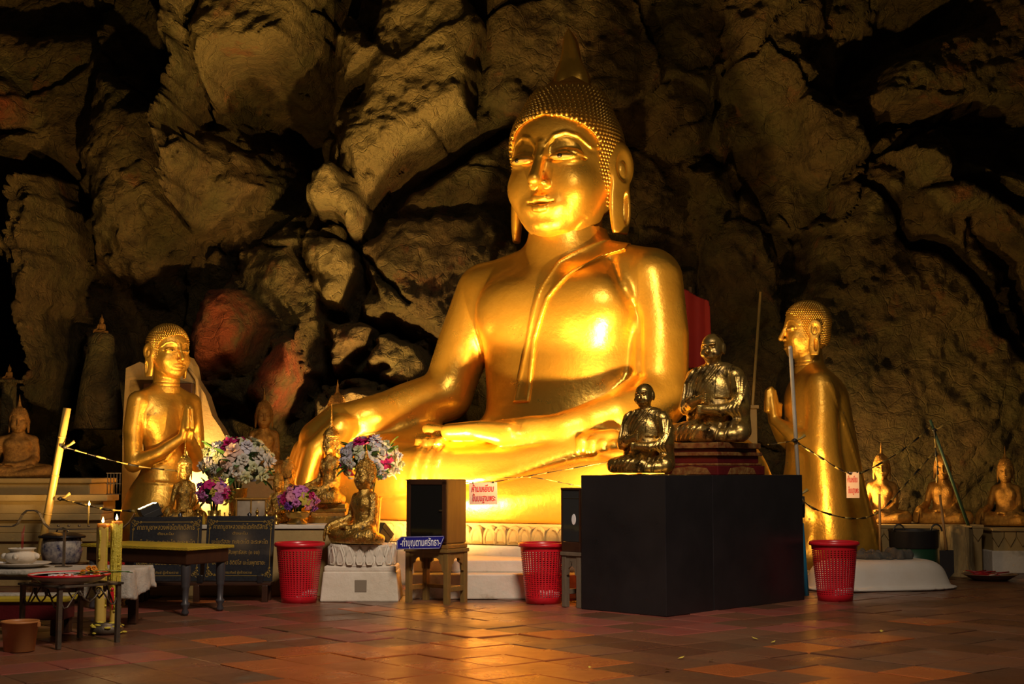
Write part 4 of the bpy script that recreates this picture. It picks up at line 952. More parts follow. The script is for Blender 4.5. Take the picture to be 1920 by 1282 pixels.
# low bench carrying the boards
t = empty('bench', (-2.58, 11.78, 0), 0, 'low black bench carrying the prayer boards', 'bench')
B().box((0, 0, 0.15), (1.14, 0.20, 0.025), 0.004).obj('seat', M['darkwood'], t)
for x in (-0.52, -0.05, 0.52): B().box((x, -0.075, 0.07), (0.05, 0.05, 0.14), 0.005).obj('leg', M['darkwood'], t)
for x in (-0.52, 0.52): B().box((x, 0.075, 0.07), (0.05, 0.05, 0.14), 0.005).obj('leg', M['darkwood'], t)
for x in (-0.02, 0.48): B().box((x, -0.085, 0.19), (0.05, 0.04, 0.07), 0.008).obj('stop_block', M['black'], t)
# dark low table with a yellow cloth top and turned legs
M['stick0'] = mat('brown_print', (0.18, 0.11, 0.02), 0.5); M['yellow'] = mat('yellow_oilcloth', (0.55, 0.42, 0.03), 0.4, var=(0.42, 0.31, 0.03), vscale=9)
t = empty('low_table', (-2.81, 11.08, 0), R(-31), 'dark low table with a patterned yellow top and turned legs', 'table')
B().box((0, 0, 0.435), (1.09, 0.46, 0.11), 0.01).obj('apron', M['darkwood'], t); tp = B().box((0, 0, 0.50), (1.15, 0.52, 0.024), 0.004).obj('top', M['yellow'], t)
RING = B().tube([(0.018*math.cos(k*0.7), 0, 0.0075*math.sin(k*0.7)) for k in range(9)], 0.0012, 4).mesh('printed_ring', M['stick0'])
for i in range(26): link('printed_ring', RING, None, tp, loc=(-0.56+0.045*i, -0.260, 0.50))
for i in range(11): link('printed_ring', RING, None, tp, loc=(0.575, -0.225+0.045*i, 0.50), rot=(0, 0, math.pi/2))
leg = B().lathe([(0.020, 0), (0.030, 0.02), (0.018, 0.05), (0.034, 0.075), (0.036, 0.085), (0.022, 0.10), (0.026, 0.20), (0.034, 0.215), (0.030, 0.23), (0.036, 0.25), (0.036, 0.36), (0.03, 0.40)], n=14).mesh('leg')
M['greymetal'] = mat('grey_paint', (0.055, 0.053, 0.06), 0.4, 0.2)
for x, y in ((-0.50, -0.19), (0.50, -0.19), (-0.50, 0.19), (0.50, 0.19)): link('leg', leg, M['greymetal'], t, loc=(x, y, 0))
# stools
def stool(loc, rz, w_, d_, h_, label, m, name='stool'):
    t = empty(name, loc, rz, label, 'stool')
    B().box((0, 0, h_-0.015), (w_, d_, 0.03), 0.004).obj('seat', m, t); L_ = 0.045
    for sx in (-1, 1):
        for sy in (-1, 1): B().box((sx*(w_/2-L_/2-0.01), sy*(d_/2-L_/2-0.01), (h_-0.03)/2), (L_, L_, h_-0.03), 0.003).obj('leg', m, t)
    def apron(length, loc_, rz_):
        a = length/2-L_; hh = h_-0.03
        pts = [(-a, hh), (-a, hh-0.16), (-a+0.018, hh-0.15), (-a+0.022, hh-0.10), (-a+0.045, hh-0.085), (-a+0.05, hh-0.06), (-a+0.075, hh-0.045), (0, hh-0.045)]
        pts += [(-x, z) for x, z in reversed(pts[:-1])]
        B().prism(pts, 0.018).obj('apron', m, t, loc=loc_, rot=(0, 0, rz_))
    for s in (-1, 1): apron(w_-0.02, (0, s*(d_/2-0.025), 0), 0); apron(d_-0.02, (s*(w_/2-0.025), 0, 0), math.pi/2)
    for s in (-1, 1): B().box((s*(w_/2-0.03), 0, h_*0.27), (0.022, d_-0.1, 0.04), 0.003).obj('stretcher', m, t)
    B().box((0, d_/2-0.03, h_*0.27), (w_-0.1, 0.022, 0.03), 0.003).obj('stretcher', m, t)
    return t
SR = R(-34)
stool((-0.63, 11.68, 0), SR, 0.46, 0.30, 0.45, 'olive brown wooden stool with arched aprons under the glass-fronted box', M['wood'])
M['cab'] = mat('varnished_brown', (0.30, 0.15, 0.03), 0.42, var=(0.22, 0.11, 0.025), vscale=5, mapping=(3, 3, 0.4)); M['darkglass'] = mat('dark_glass', (0.008, 0.008, 0.008), 0.06, coat=0.5)
t = empty('donation_cabinet', (-0.63, 11.685, 0.45), SR, 'brown wooden box with a dark glass front on the arched stool', 'cabinet')
B().box((0, 0, 0.305), (0.42, 0.27, 0.53), 0.012).obj('body', M['cab'], t); B().box((0, 0, 0.02), (0.44, 0.28, 0.04), 0.008).obj('foot', M['cab'], t)
fr = B(); 
for x in (-1, 1): fr.box((x*0.185, -0.14, 0.305), (0.04, 0.02, 0.50), 0.004)
for z in (0.545, 0.065): fr.box((0, -0.14, z), (0.41, 0.02, 0.04), 0.004)
fr.obj('front_frame', M['darkwood'], t); gl = B().box((0, -0.137, 0.305), (0.335, 0.008, 0.45)).obj('glass_pane', M['darkglass'], t)
M['chrome'] = mat('chrome', (0.8, 0.7, 0.5), 0.15, 1.0); B().box((0.155, -0.152, 0.315), (0.03, 0.008, 0.012), 0.002).obj('latch', M['chrome'], t)
# blue enamel sign
M['blue'] = mat('blue_enamel', (0.012, 0.010, 0.20), 0.25); M['wlet'] = mat('white_enamel', (0.8, 0.8, 0.82), 0.4)
q = Vector((-0.75, 11.455, 0.452)); t = empty('donation_sign', q, R(-8), 'blue enamel sign with white lettering leaning on the glass-fronted box', 'sign')
bd = B().prism([(-0.20, 0.0), (0.165, 0.0), (0.20, 0.09), (0.195, 0.105), (-0.165, 0.105), (-0.20, 0.07)], 0.008).obj('plate', M['blue'], t, rot=(R(-10), 0, R(0)))
bd.rotation_euler = (R(-12), R(-1.5), 0)
text('-ทำบุญตามศรัทธา-', 0.085, bd, M['wlet'], (0, -0.0045, 0.05), width=0.335, depth=0.0005, bold=0.0008)
rim = B()
for a_, b_ in (((-0.19, 0.004), (0.16, 0.004)), ((0.16, 0.004), (0.192, 0.092)), ((0.192, 0.1), (-0.163, 0.1)), ((-0.163, 0.1), (-0.194, 0.068)), ((-0.194, 0.068), (-0.19, 0.004))): rim.tube([(a_[0], -0.0045, a_[1]), (b_[0], -0.0045, b_[1])], 0.0016, 4)
rim.obj('white_border', M['wlet'], bd)
# glass case on the grey stool beside the plinth
M['greywood'] = mat('grey_wood', (0.17, 0.13, 0.09), 0.55, var=(0.12, 0.09, 0.06), vscale=8, mapping=(4, 4, .7))
gs = BN-BU*0.975+BV*0.13
stool((gs.x, gs.y, 0), BA, 0.22, 0.24, 0.44, 'narrow grey wooden stool wedged beside the black plinth', M['greywood'])
t = empty('glass_case', (gs.x, gs.y, 0.44), BA, 'narrow dark glass case with an oval white plate beside the black plinth', 'cabinet')
B().box((0, 0, 0.04), (0.20, 0.22, 0.08), 0.004).obj('foot', M['darkwood'], t); B().box((0, 0, 0.505), (0.21, 0.23, 0.015), 0.002).obj('lid', M['darkwood'], t)
M['caseglass'] = mat('smoky_glass', (0.03, 0.03, 0.03), 0.05, coat=0.6); B().box((0, 0, 0.29), (0.19, 0.21, 0.415), 0.003).obj('glass_body', M['caseglass'], t)
for sx in (-1, 1):
    for sy in (-1, 1): B().box((sx*0.096, sy*0.106, 0.29), (0.012, 0.012, 0.42)).obj('corner_post', M['darkwood'], t)
B().box((-0.0, -0.1075, 0.43), (0.17, 0.002, 0.003)).obj('shelf_edge', M['chrome'], t)
B().lathe([(0.028, 0), (0.026, 0.004)], n=18).obj('oval_plate', M['wlet'], t, loc=(0.03, -0.106, 0.26), rot=(math.pi/2, 0, 0), scale=(0.8, 1.6, 1))
# ------------------------------------------------------------------ red waste baskets with pierced sides
def basket_mesh(r0, r1, h_):
    nu, nv = 40, 22; V = []; F = []
    th = 0.004
    def ring(r, z): 
        b0 = len(V)
        for i in range(nu): a = 2*math.pi*i/nu; V.append((r*math.cos(a), r*math.sin(a), z))
        return b0
    zs = [0.0, 0.05]+[0.05+(h_-0.11)*(k+1)/nv for k in range(nv)]+[h_]
    bm = bmesh.new(); grid = []
    fine = nu*2
    for z in zs: grid.append([bm.verts.new(((r0+(r1-r0)*z/h_)*math.cos(2*math.pi*i/fine), (r0+(r1-r0)*z/h_)*math.sin(2*math.pi*i/fine), z)) for i in range(fine)])
    # lattice: verticals every second column, thin hoops between rows
    for r in range(len(zs)-1):
        solid = r == 0 or r == len(zs)-2
        for i in range(fine):
            j = (i+1) % fine
            if solid or i % 2 == 0: f = bm.faces.new((grid[r][i], grid[r][j], grid[r+1][j], grid[r+1][i])); f.smooth = True
    for r in range(1, len(zs)-1):                              # hoops
        z = zs[r]; rr = r0+(r1-r0)*z/h_+0.0008; hw = 0.0038
        a_ = [bm.verts.new((rr*math.cos(2*math.pi*i/fine), rr*math.sin(2*math.pi*i/fine), z-hw)) for i in range(fine)]
        b_ = [bm.verts.new((rr*math.cos(2*math.pi*i/fine), rr*math.sin(2*math.pi*i/fine), z+hw)) for i in range(fine)]
        for i in range(fine): j = (i+1) % fine; bm.faces.new((a_[i], a_[j], b_[j], b_[i])).smooth = True
    bm.faces.new(list(reversed(grid[0])))
    me = bpy.data.meshes.new('lattice_wall'); bm.to_mesh(me); bm.free(); return me
BK = basket_mesh(0.145, 0.195, 0.49); BRIM = B().lathe([(0.193, 0.465), (0.207, 0.462), (0.212, 0.475), (0.207, 0.492), (0.196, 0.497), (0.19, 0.488), (0.193, 0.465)], n=48).mesh('rim')
M['bagw'] = mat('white_bag', (0.75, 0.74, 0.72), 0.5, bump=0.01, bscale=15); M['bagr'] = mat('crimson_liner', (0.35, 0.01, 0.02), 0.6)
def basket(loc, label, s=1.0, bag=None):
    t = empty('waste_basket', (*loc, 0), random.Random(loc[0]).random(), label, 'basket', 'red plastic waste baskets', s)
    link('lattice_wall', BK, M['red'], t); link('rim', BRIM, M['red'], t)
    if bag is None:
        b = B(); rr = random.Random(loc[1])
        for k in range(7): b.ball((0.125*math.cos(-1.9+0.2*k), 0.125*math.sin(-1.9+0.2*k), 0.07+0.02*rr.random()), (0.03, 0.02, 0.03), 8, 6)
        b.obj('crumpled_paper', M['bagw'], t)
    return t
basket((2.73, 11.86), 'red pierced waste basket beside the white upturned tub')
basket((0.26, 11.64), 'red pierced waste basket between the white step and the grey stool')
basket((-1.775, 11.70), 'red pierced waste basket between the black sign board and the lotus seat', 1.0)
basket((-3.42, 11.9), 'red pierced waste basket behind the dark low table', 0.82)
tag(B().box((0, 0, 0), (0.12, 0.10, 0.035), 0.008).obj('red_cloth', M['red'], None, loc=(-3.1, 12.75, AZ+0.018)), 'folded red cloth beside the glowing flood lamp', 'cloth')
# ------------------------------------------------------------------ flowers
def rose_mesh(name, n=16, r=1.0, open_=1.0):
    b = B(); g = 2.399963
    for k in range(n):
        t = (k+1)/n; a = k*g; rad = 0.18+0.62*t; up = 0.55*(1-t*t*open_); w_ = 0.30+0.42*t; hgt = 0.42
        c = Vector((math.cos(a), math.sin(a), 0)); s_ = Vector((-math.sin(a), math.cos(a), 0)); grid = []
        for v_ in range(4):
            q = v_/3; row = []
            for u in range(5):
                e = (u/4-0.5)*2; ww = w_*math.sin(math.pi*(0.22+0.62*q))*e
                p = c*(rad*(0.25+0.75*q**1.2)*(1-0.18*e*e)+0.10*t*q*q)+s_*ww*0.55+Vector((0, 0, up*0.5+hgt*q*(1.1-0.8*t)+0.05*math.cos(e*2)-0.25*t*(q > .9)))
                row.append(b.bm.verts.new(p*r))
            grid.append(row)
        for v_ in range(3):
            for u in range(4): b.bm.faces.new((grid[v_][u], grid[v_][u+1], grid[v_+1][u+1], grid[v_+1][u])).smooth = True
    me = bpy.data.meshes.new(name); b.bm.to_mesh(me); b.bm.free(); return me
def star_mesh(name, n=6, ruffle=0.1):
    b = B()
    for k in range(n):
        a = 2*math.pi*k/n; c = Vector((math.cos(a), math.sin(a), 0)); s_ = Vector((-math.sin(a), math.cos(a), 0)); grid = []
        for v_ in range(5):
            q = v_/4; row = []
            for u in range(3):
                e = u-1; ww = 0.42*math.sin(math.pi*(0.08+0.86*q))**0.8*e
                row.append(b.bm.verts.new(c*(q*1.0)+s_*ww+Vector((0, 0, 0.35*q-0.35*q*q*q+0.12*abs(e)+ruffle*math.sin(7*q+k)))))
            grid.append(row)
        for v_ in range(4):
            for u in range(2): b.bm.faces.new((grid[v_][u], grid[v_][u+1], grid[v_+1][u+1], grid[v_+1][u])).smooth = True
    me = bpy.data.meshes.new(name); b.bm.to_mesh(me); b.bm.free(); return me
LEAF = B(); _g = []
for v_ in range(5):
    q = v_/4; _g.append([LEAF.bm.verts.new(((u-1)*0.22*math.sin(math.pi*(0.05+0.93*q)), q, 0.18*math.sin(q*2.4)+0.06*abs(u-1))) for u in range(3)])
for v_ in range(4):
    for u in range(2): LEAF.bm.faces.new((_g[v_][u], _g[v_][u+1], _g[v_+1][u+1], _g[v_+1][u])).smooth = True
LEAF_ME = bpy.data.meshes.new('leaf'); LEAF.bm.to_mesh(LEAF_ME); LEAF.bm.free()
def fm(n, c, c2): return mat(n, c, 0.6, var=c2, vscale=6, spec=0.3)
FC = {'white': fm('white_petal', (0.72, 0.68, 0.62), (0.60, 0.58, 0.48)), 'green': fm('pale_green_petal', (0.55, 0.60, 0.30), (0.68, 0.68, 0.48)), 'lilacw': fm('lilac_white_petal', (0.60, 0.58, 0.68), (0.70, 0.66, 0.70)),
      'magenta': fm('magenta_petal', (0.62, 0.02, 0.16), (0.50, 0.02, 0.20)), 'pink': fm('pink_petal', (0.68, 0.20, 0.34), (0.72, 0.34, 0.46)), 'orchid': fm('orchid_petal', (0.52, 0.12, 0.45), (0.62, 0.26, 0.52)),
      'violet': fm('violet_petal', (0.20, 0.06, 0.42), (0.32, 0.10, 0.5)), 'yel': fm('yellow_petal', (0.60, 0.48, 0.06), (0.5, 0.42, 0.08)), 'peach': fm('peach_petal', (0.72, 0.45, 0.36), (0.7, 0.55, 0.45)),
      'leaf': fm('green_leaf', (0.05, 0.14, 0.025), (0.09, 0.2, 0.04)), 'marigold': fm('marigold_petal', (0.75, 0.28, 0.01), (0.65, 0.2, 0.01))}
FM = {}
for c in FC:
    a = rose_mesh('rose'); a.materials.append(FC[c]); b_ = star_mesh('lily'); b_.materials.append(FC[c]); FM[c] = (a, b_)
LEAF_ME.materials.append(FC['leaf'])
def bouquet(base, center, rad, label, palette, n, fs, vase, seed, squash=0.8, nleaf=26, star=0.2):
    """base: where the vase stands; center: middle of the flower head"""
    t = empty('flower_bouquet', base, 0, label, 'flowers'); rr = random.Random(seed); c = Vector(center)-Vector(base)
    B().lathe(vase, n=28).obj('vase', M['leaf'] if seed % 2 else M['bronze'], t)
    B().ball(c, (rad*0.62, rad*0.5, rad*squash*0.6), 12, 8).obj('foliage_core', FC['leaf'], t)
    st = B()
    for k in range(6): st.tube([(0.02*math.cos(k), 0.02*math.sin(k), vase[-1][1]-0.03), c+Vector((0.3*rad*math.cos(k), 0.3*rad*math.sin(k), 0))], 0.006, 5)
    st.obj('stems', FC['leaf'], t)
    for k in range(n):
        f = (k+0.5)/n; ph = k*2.39996+seed; zz = 1-1.55*f; ro = math.sqrt(max(0, 1-zz*zz))
        d = Vector((ro*math.cos(ph), ro*math.sin(ph), zz)); p = c+Vector((d.x*rad, d.y*rad*0.64, d.z*rad*squash))*rr.uniform(0.85, 1.05)
        col = palette[rr.randrange(len(palette))]; me = FM[col][1 if rr.random() < star else 0]
        o = link('flower', me, None, t, loc=p, scale=fs*rr.uniform(0.75, 1.2)); o.rotation_euler = d.to_track_quat('Z', 'Y').to_euler()
    for k in range(nleaf):
        a = rr.uniform(0, 6.28); zz = rr.uniform(-0.75, 0.6); ro = math.sqrt(1-zz*zz); d = Vector((ro*math.cos(a), ro*math.sin(a), zz))
        o = link('leaf', LEAF_ME, None, t, loc=c+Vector((d.x*rad*0.75, d.y*rad*0.5, d.z*rad*squash*0.75)), scale=fs*rr.uniform(1.2, 2.0))
        o.rotation_euler = (d+Vector((0, 0, rr.uniform(-.3, .5)))).to_track_quat('Y', 'Z').to_euler()
    return t
tall = [(0.06, 0), (0.075, 0.02), (0.05, 0.05), (0.06, 0.12), (0.085, 0.24), (0.09, 0.30), (0.095, 0.31)]
bowl = [(0.085, 0), (0.095, 0.015), (0.06, 0.04), (0.055, 0.08), (0.11, 0.12), (0.13, 0.17), (0.125, 0.22), (0.135, 0.23)]
c = P(446, 872, 12.76); bouquet((c.x, c.y, AZ), c, 0.285, 'large bouquet of white and pale green roses above the pink orchids', ['white', 'green', 'green', 'white', 'lilacw', 'green', 'white', 'green', 'lilacw', 'white', 'green', 'peach', 'magenta'], 42, 0.105, tall, 1)
c = P(694, 866, 12.4); bouquet((c.x, c.y, 0.0), c, 0.245, 'white rose bouquet in a gold vase behind the small gilded Buddha', ['white', 'lilacw', 'green', 'white', 'lilacw', 'white', 'green', 'lilacw', 'magenta'], 36, 0.092, [(0.13, 0), (0.14, 0.04), (0.08, 0.10), (0.07, 0.3), (0.09, 0.6), (0.105, 0.84), (0.115, 0.86)], 3, nleaf=40)
c = P(402, 926, 12.32); bouquet((c.x, c.y, AZ), c, 0.145, 'pink and violet orchid bunch in front of the pale roses', ['orchid', 'orchid', 'pink', 'violet', 'orchid', 'yel', 'magenta', 'pink'], 26, 0.055, [(0.05, 0), (0.055, 0.02), (0.04, 0.05), (0.06, 0.12)], 5, star=0.7, nleaf=14)
c = P(558, 938, 12.34); bouquet((c.x, 12.36, AZ), c, 0.155, 'pink, violet and yellow bunch in a gold bowl above the red basket', ['orchid', 'pink', 'violet', 'yel', 'orchid', 'magenta', 'pink'], 28, 0.055, [(0.085, 0), (0.095, 0.015), (0.06, 0.04), (0.10, 0.07), (0.11, 0.10), (0.12, 0.11)], 7, star=0.5, nleaf=18)
# ------------------------------------------------------------------ little offerings along the altar edge
M['glass'] = mat('old_glass', (0.40, 0.34, 0.26), 0.15, var=(0.28, 0.22, 0.16), vscale=8, coat=0.4)
t = empty('glass_shrine_box', (P(474, 950, 12.42).x, 12.42, AZ), 0, 'small glass offering box below the white roses', 'box')
B().box((0, 0, 0.11), (0.25, 0.14, 0.20), 0.004).obj('glass_body', M['glass'], t); B().box((0, 0, 0.222), (0.29, 0.18, 0.015), 0.004).obj('lid', M['bronze'], t)
for x in (-0.13, 0, 0.13): B().box((x, -0.082, 0.11), (0.010, 0.008, 0.21)).obj('frame_bar', M['bronze'], t)
t.scale = (1.0, 1, 1.0)
FIG = B().lathe([(0.034, 0), (0.036, 0.012), (0.026, 0.02), (0.033, 0.05), (0.028, 0.075), (0.030, 0.095), (0.014, 0.11), (0.013, 0.118), (0.021, 0.132), (0.022, 0.148), (0.014, 0.162), (0.005, 0.175), (0.002, 0.20)], n=14).mesh('body')
ARM = B().tube([(-0.03, 0, 0.095), (-0.045, -0.01, 0.07), (-0.02, -0.035, 0.06)], [0.009, 0.008, 0.006], 6).mesh('arm'); ARM2 = B().tube([(0.03, 0, 0.095), (0.045, -0.01, 0.07), (0.02, -0.035, 0.06)], [0.009, 0.008, 0.006], 6).mesh('arm')
figs = [(482, 0.75), (371, 0.7), (500, 0.8), (431, 0.65), (518, 0.75)]
for i, (px, s) in enumerate(figs):
    Y_ = 12.24
    t = empty('gold_figurine', (P(px, 970, Y_).x, Y_, AZ), random.Random(i).uniform(-.5, .5), 'tiny gold-leafed figurine among the offerings on the altar edge', 'figurine', 'tiny gold figurines on the altar edge', s)
    for me, nm in ((FIG, 'body'), (ARM, 'arm'), (ARM2, 'arm')): link(nm, me, M['leaf'], t)
BOT = B().lathe([(0.022, 0), (0.024, 0.01), (0.024, 0.07), (0.010, 0.095), (0.009, 0.125), (0.011, 0.13)], n=14).mesh('body'); CAP = B().lathe([(0.010, 0), (0.010, 0.016), (0.0, 0.018)], n=10).mesh('cap')
M['amber'] = mat('amber_bottle', (0.45, 0.28, 0.03), 0.12, coat=0.5)
for i, px in enumerate((382, 392, 412, 421)):
    t = empty('offering_bottle', (P(px, 970, 12.245).x, 12.245, AZ), 0, 'small amber bottle standing below the pink orchids', 'bottle', 'amber bottles on the altar edge', 0.72+0.08*(i % 3))
    link('body', BOT, M['amber'], t); link('cap', CAP, M['signgold'], t, loc=(0, 0, 0.13))
M['pewter'] = mat('dark_pewter', (0.10, 0.10, 0.11), 0.25, 0.8)
RINGM = B(); 
RINGM.tube([(0.028*math.cos(k*0.52), 0, 0.032+0.028*math.sin(k*0.52)) for k in range(13)], 0.009, 8); RINGM = RINGM.mesh('coil')
ORN = B().lathe([(0.030, 0), (0.032, 0.01), (0.018, 0.02), (0.03, 0.035), (0.012, 0.055), (0.016, 0.066), (0.0, 0.08)], n=12).mesh('knob')
for i, px in enumerate((298, 316, 334, 352, 446, 466)):
    t = empty('pewter_ornament', (P(px, 975, 12.245).x, 12.245, AZ), 0.1*i, 'coiled dark pewter ornament on the altar edge above the boards', 'ornament', 'pewter ornaments on the altar edge', 0.75)
    link('coil', RINGM, M['pewter'], t); link('knob', ORN, M['pewter'], t, loc=(0.02, 0.03, 0), scale=0.8+0.5*(i % 3))
t = empty('deer_ornament', (P(292, 960, 12.4).x, 12.4, AZ), 0, 'little dark animal ornament with branching horns on the altar', 'ornament')
B().ball((0, 0, 0.05), (0.05, 0.025, 0.03), 10, 8).ball((0.05, 0, 0.085), (0.02, 0.014, 0.016), 8, 6).tube([(0.03, 0, 0.06), (0.05, 0, 0.085)], 0.014, 6).obj('body', M['pewter'], t)
for x in (-0.03, 0.03):
    for y in (-0.012, 0.012): B().tube([(x, y, 0.045), (x, y, 0)], 0.006, 6).obj('leg', M['pewter'], t)
for s in (-1, 1): B().tube([(0.05, s*0.006, 0.095), (0.04, s*0.02, 0.13), (0.055, s*0.03, 0.15), (0.05, s*0.03, 0.17)], 0.004, 5).tube([(0.04, s*0.02, 0.13), (0.02, s*0.03, 0.15)], 0.003, 5).obj('antler', M['pewter'], t)
# upright red incense stick holder
t = empty('red_candle', P(403, 862, 13.0), 0, 'slim red candle with a dark tip behind the white roses', 'candle'); t.location.z = AZ
zt = P(403, 828, 13.0).z-AZ; B().tube([(0, 0, 0), (0, 0, zt-0.03)], 0.016, 10).obj('stick', M['red'], t); B().tube([(0, 0, zt-0.03), (0, 0, zt)], 0.014, 10).obj('tip', M['darkwood'], t)
# ------------------------------------------------------------------ right-hand side
t = empty('shrine_ledge', (4.33, 15.4, 0), 0, 'ochre ledge with a carved lotus edge behind the green bucket', 'ledge')
B().box((0, 0, 0.235), (1.40, 0.86, 0.47), 0.012).obj('block', M['plaster'], t); B().box((0, 0, 0.49), (1.44, 0.92, 0.04), 0.01).obj('cap', M['plaster'], t)
PET = B().prism([(-0.06, 0), (0.06, 0), (0.055, -0.05), (0, -0.13), (-0.055, -0.05)], 0.03).mesh('lotus_petal', M['plaster'])
for i in range(12): link('lotus_petal', PET, None, t, loc=(-0.65+0.118*i, -0.44, 0.47))
t = empty('shrine_ledge', (5.75, 15.3, 0), 0, 'white and ochre ledge with pointed lotus petals behind the red tray', 'ledge')
B().box((0, 0, 0.12), (1.3, 0.86, 0.24), 0.012).obj('base', M['white'], t); B().box((0, 0, 0.34), (1.25, 0.80, 0.22), 0.012).obj('block', M['plaster'], t); B().box((0, 0, 0.462), (1.3, 0.9, 0.036), 0.01).obj('cap', M['plaster'], t)
for i in range(10): link('lotus_petal', PET, None, t, loc=(-0.58+0.13*i, -0.41, 0.44), rot=(0, 0, 0), scale=(1.02, 1, 1.2))
# upturned white tub
v = Vol((-0.85, -0.5, -0.02), (0.85, 0.5, 0.42), 0.02)
sl, g = v.sub((-9,)*3, (9,)*3); sc = 0.84+0.16*np.clip(1-(g[2]/0.27), 0, 1)
d = ((np.abs(g[0])/(0.70*sc))**3+(np.abs(g[1])/(0.36*sc))**3)**(1/3)-1; d = d*0.36; dz = g[2]-0.27; k = 0.12; q = np.maximum(k-np.abs(d-dz), 0)/k; v.f = np.maximum(d, dz)+q*q*k*.25
d = (((np.abs(g[0])/0.74)**3+(np.abs(g[1])/0.40)**3)**(1/3)-1)*0.4; v.f = np.minimum(v.f, np.maximum(d, g[2]-0.03)); v.f = np.maximum(v.f, 0.002-g[2])
M['tub'] = mat('chipped_white_enamel', (0.66, 0.62, 0.56), 0.35, var=(0.60, 0.55, 0.47), vscale=3, var2=(0.30, 0.20, 0.08), v2scale=9, v2lo=0.70, v2hi=0.78)
tag(link('bathtub', v.mesh('bathtub'), M['tub'], None, loc=(3.40, 13.05, 0), rot=(0, 0, R(14))), 'white enamel tub lying upside down behind the red basket', 'bathtub')
# grey rag on it
v = Vol((-0.35, -0.3, -0.05), (0.35, 0.3, 0.14), 0.014); rr = random.Random(9)
for i in range(22): v.ell((rr.uniform(-.2, .2), rr.uniform(-.12, .12), rr.uniform(0.0, .05)), (rr.uniform(.05, .11), rr.uniform(.04, .07), rr.uniform(.03, .06)), 0.02, M=rot('Z', rr.uniform(0, 180)))
v.chain([(-0.2, -0.1, 0.01), (0.0, -0.16, 0.0), (0.22, -0.14, -0.02)], 0.022, 0.03); v.chain([(0.1, 0.1, 0.02), (0.3, 0.05, -0.01)], 0.025, 0.03); g = v.sub((-9,)*3, (9,)*3)[1]; v.f = v.f+0.012*np.sin(g[0]*55+g[1]*30)+0.008*np.sin(g[1]*70-g[0]*25); v.f = np.maximum(v.f, -v.ax[2].reshape(1, 1, -1)+0.002)
tag(link('rag', v.mesh('rag'), mat('grey_rag', (0.09, 0.085, 0.07), 0.9, var=(0.05, 0.048, 0.04), vscale=12, bump=0.01, bscale=30), None, loc=(3.44, 13.12, 0.27)), 'crumpled grey rag thrown over the upturned white tub', 'cloth')
# black and green rubber bucket
M['rubber'] = mat('black_rubber', (0.015, 0.016, 0.02), 0.45); M['greenp'] = mat('dark_green_plastic', (0.006, 0.040, 0.018), 0.4)
t = empty('rubber_bucket', (4.12, 14.35, 0), 0, 'dark green bucket with a black rim and two loop handles', 'bucket')
B().lathe([(0.21, 0), (0.225, 0.02), (0.235, 0.32)], n=36).obj('body', M['greenp'], t)
B().lathe([(0.237, 0.30), (0.245, 0.31), (0.25, 0.47), (0.258, 0.48), (0.252, 0.49), (0.24, 0.48), (0.235, 0.35)], n=36).obj('black_collar', M['rubber'], t)
for s in (-1, 1): B().tube([(s*0.19+0.055*math.cos(a), -0.15, 0.475+0.07*math.sin(a)) for a in [math.pi*k/10 for k in range(11)]], 0.009, 8).obj('handle', M['rubber'], t)
# stump, tray, tools
M['bark'] = mat('weathered_stump', (0.34, 0.25, 0.11), 0.85, var=(0.20, 0.14, 0.06), vscale=9, mapping=(2, 2, 0.4), bump=0.03, bscale=14)
t = empty('tree_stump', (4.66, 14.62, 0), 0.3, 'pale weathered tree stump beside the ledge of seated Buddhas', 'stump')
b = B(); n = 28; rings = []
for z, r in ((0, 0.20), (0.05, 0.17), (0.15, 0.155), (0.3, 0.16), (0.44, 0.165), (0.50, 0.16)):
    rings.append([b.bm.verts.new(((r*(1+0.10*math.sin(3*a+z*2)+0.05*math.sin(7*a+1)+0.03*math.sin(13*a)))*math.cos(a), (r*(1+0.10*math.sin(3*a)+0.05*math.sin(7*a+1)))*math.sin(a), z+(0.02*math.sin(2*a) if z > 0.4 else 0))) for a in [2*math.pi*i/n for i in range(n)]])
for p_, q_ in zip(rings, rings[1:]):
    for i in range(n): b.bm.faces.new((p_[i], p_[(i+1) % n], q_[(i+1) % n], q_[i])).smooth = True
b.obj('trunk', M['bark'], t); b = B(); top = [b.bm.verts.new(v_.copy()) for v_ in [Vector(((0.155*(1+0.10*math.sin(3*a+1)+0.05*math.sin(7*a+1)))*math.cos(a), (0.155*(1+0.10*math.sin(3*a)))*math.sin(a), 0.50)) for a in [2*math.pi*i/n for i in range(n)]]]; b.bm.faces.new(top); b.obj('cut_face', M['bark'], t)
M['redrim'] = mat('red_enamel', (0.30, 0.012, 0.02), 0.35); M['enamel'] = mat('white_enamel_dish', (0.60, 0.55, 0.48), 0.3)
t = empty('incense_tray', (4.78, 14.02, 0), 0, 'shallow dish full of red offerings on the floor by the stump', 'dish')
B().lathe([(0.16, 0), (0.17, 0.004), (0.26, 0.055), (0.275, 0.06), (0.262, 0.064), (0.17, 0.015), (0.0, 0.012)], n=36).obj('dish', mat('brown_dish', (0.16, 0.10, 0.06), 0.4), t)
for i in range(14):
    a = rr.uniform(0, 6.28); p = Vector((0.15*rr.random()*math.cos(a), 0.15*rr.random()*math.sin(a), 0.06+0.012*(i % 3))); d = Vector((math.cos(a*3), math.sin(a*3)*0.5, rr.uniform(-.05, .1)))*0.10
    B().tube([p-d, p+d], 0.006, 5).obj('incense_stick', M['redrim'] if i % 3 else FC['peach'], t)
B().ball((-0.05, 0, 0.04), (0.16, 0.13, 0.035), 14, 8).obj('red_paper', M['redrim'], t)
M['stick'] = mat('bamboo_brown', (0.26, 0.15, 0.05), 0.5, var=(0.18, 0.10, 0.04), vscale=10, mapping=(6, 6, 1))
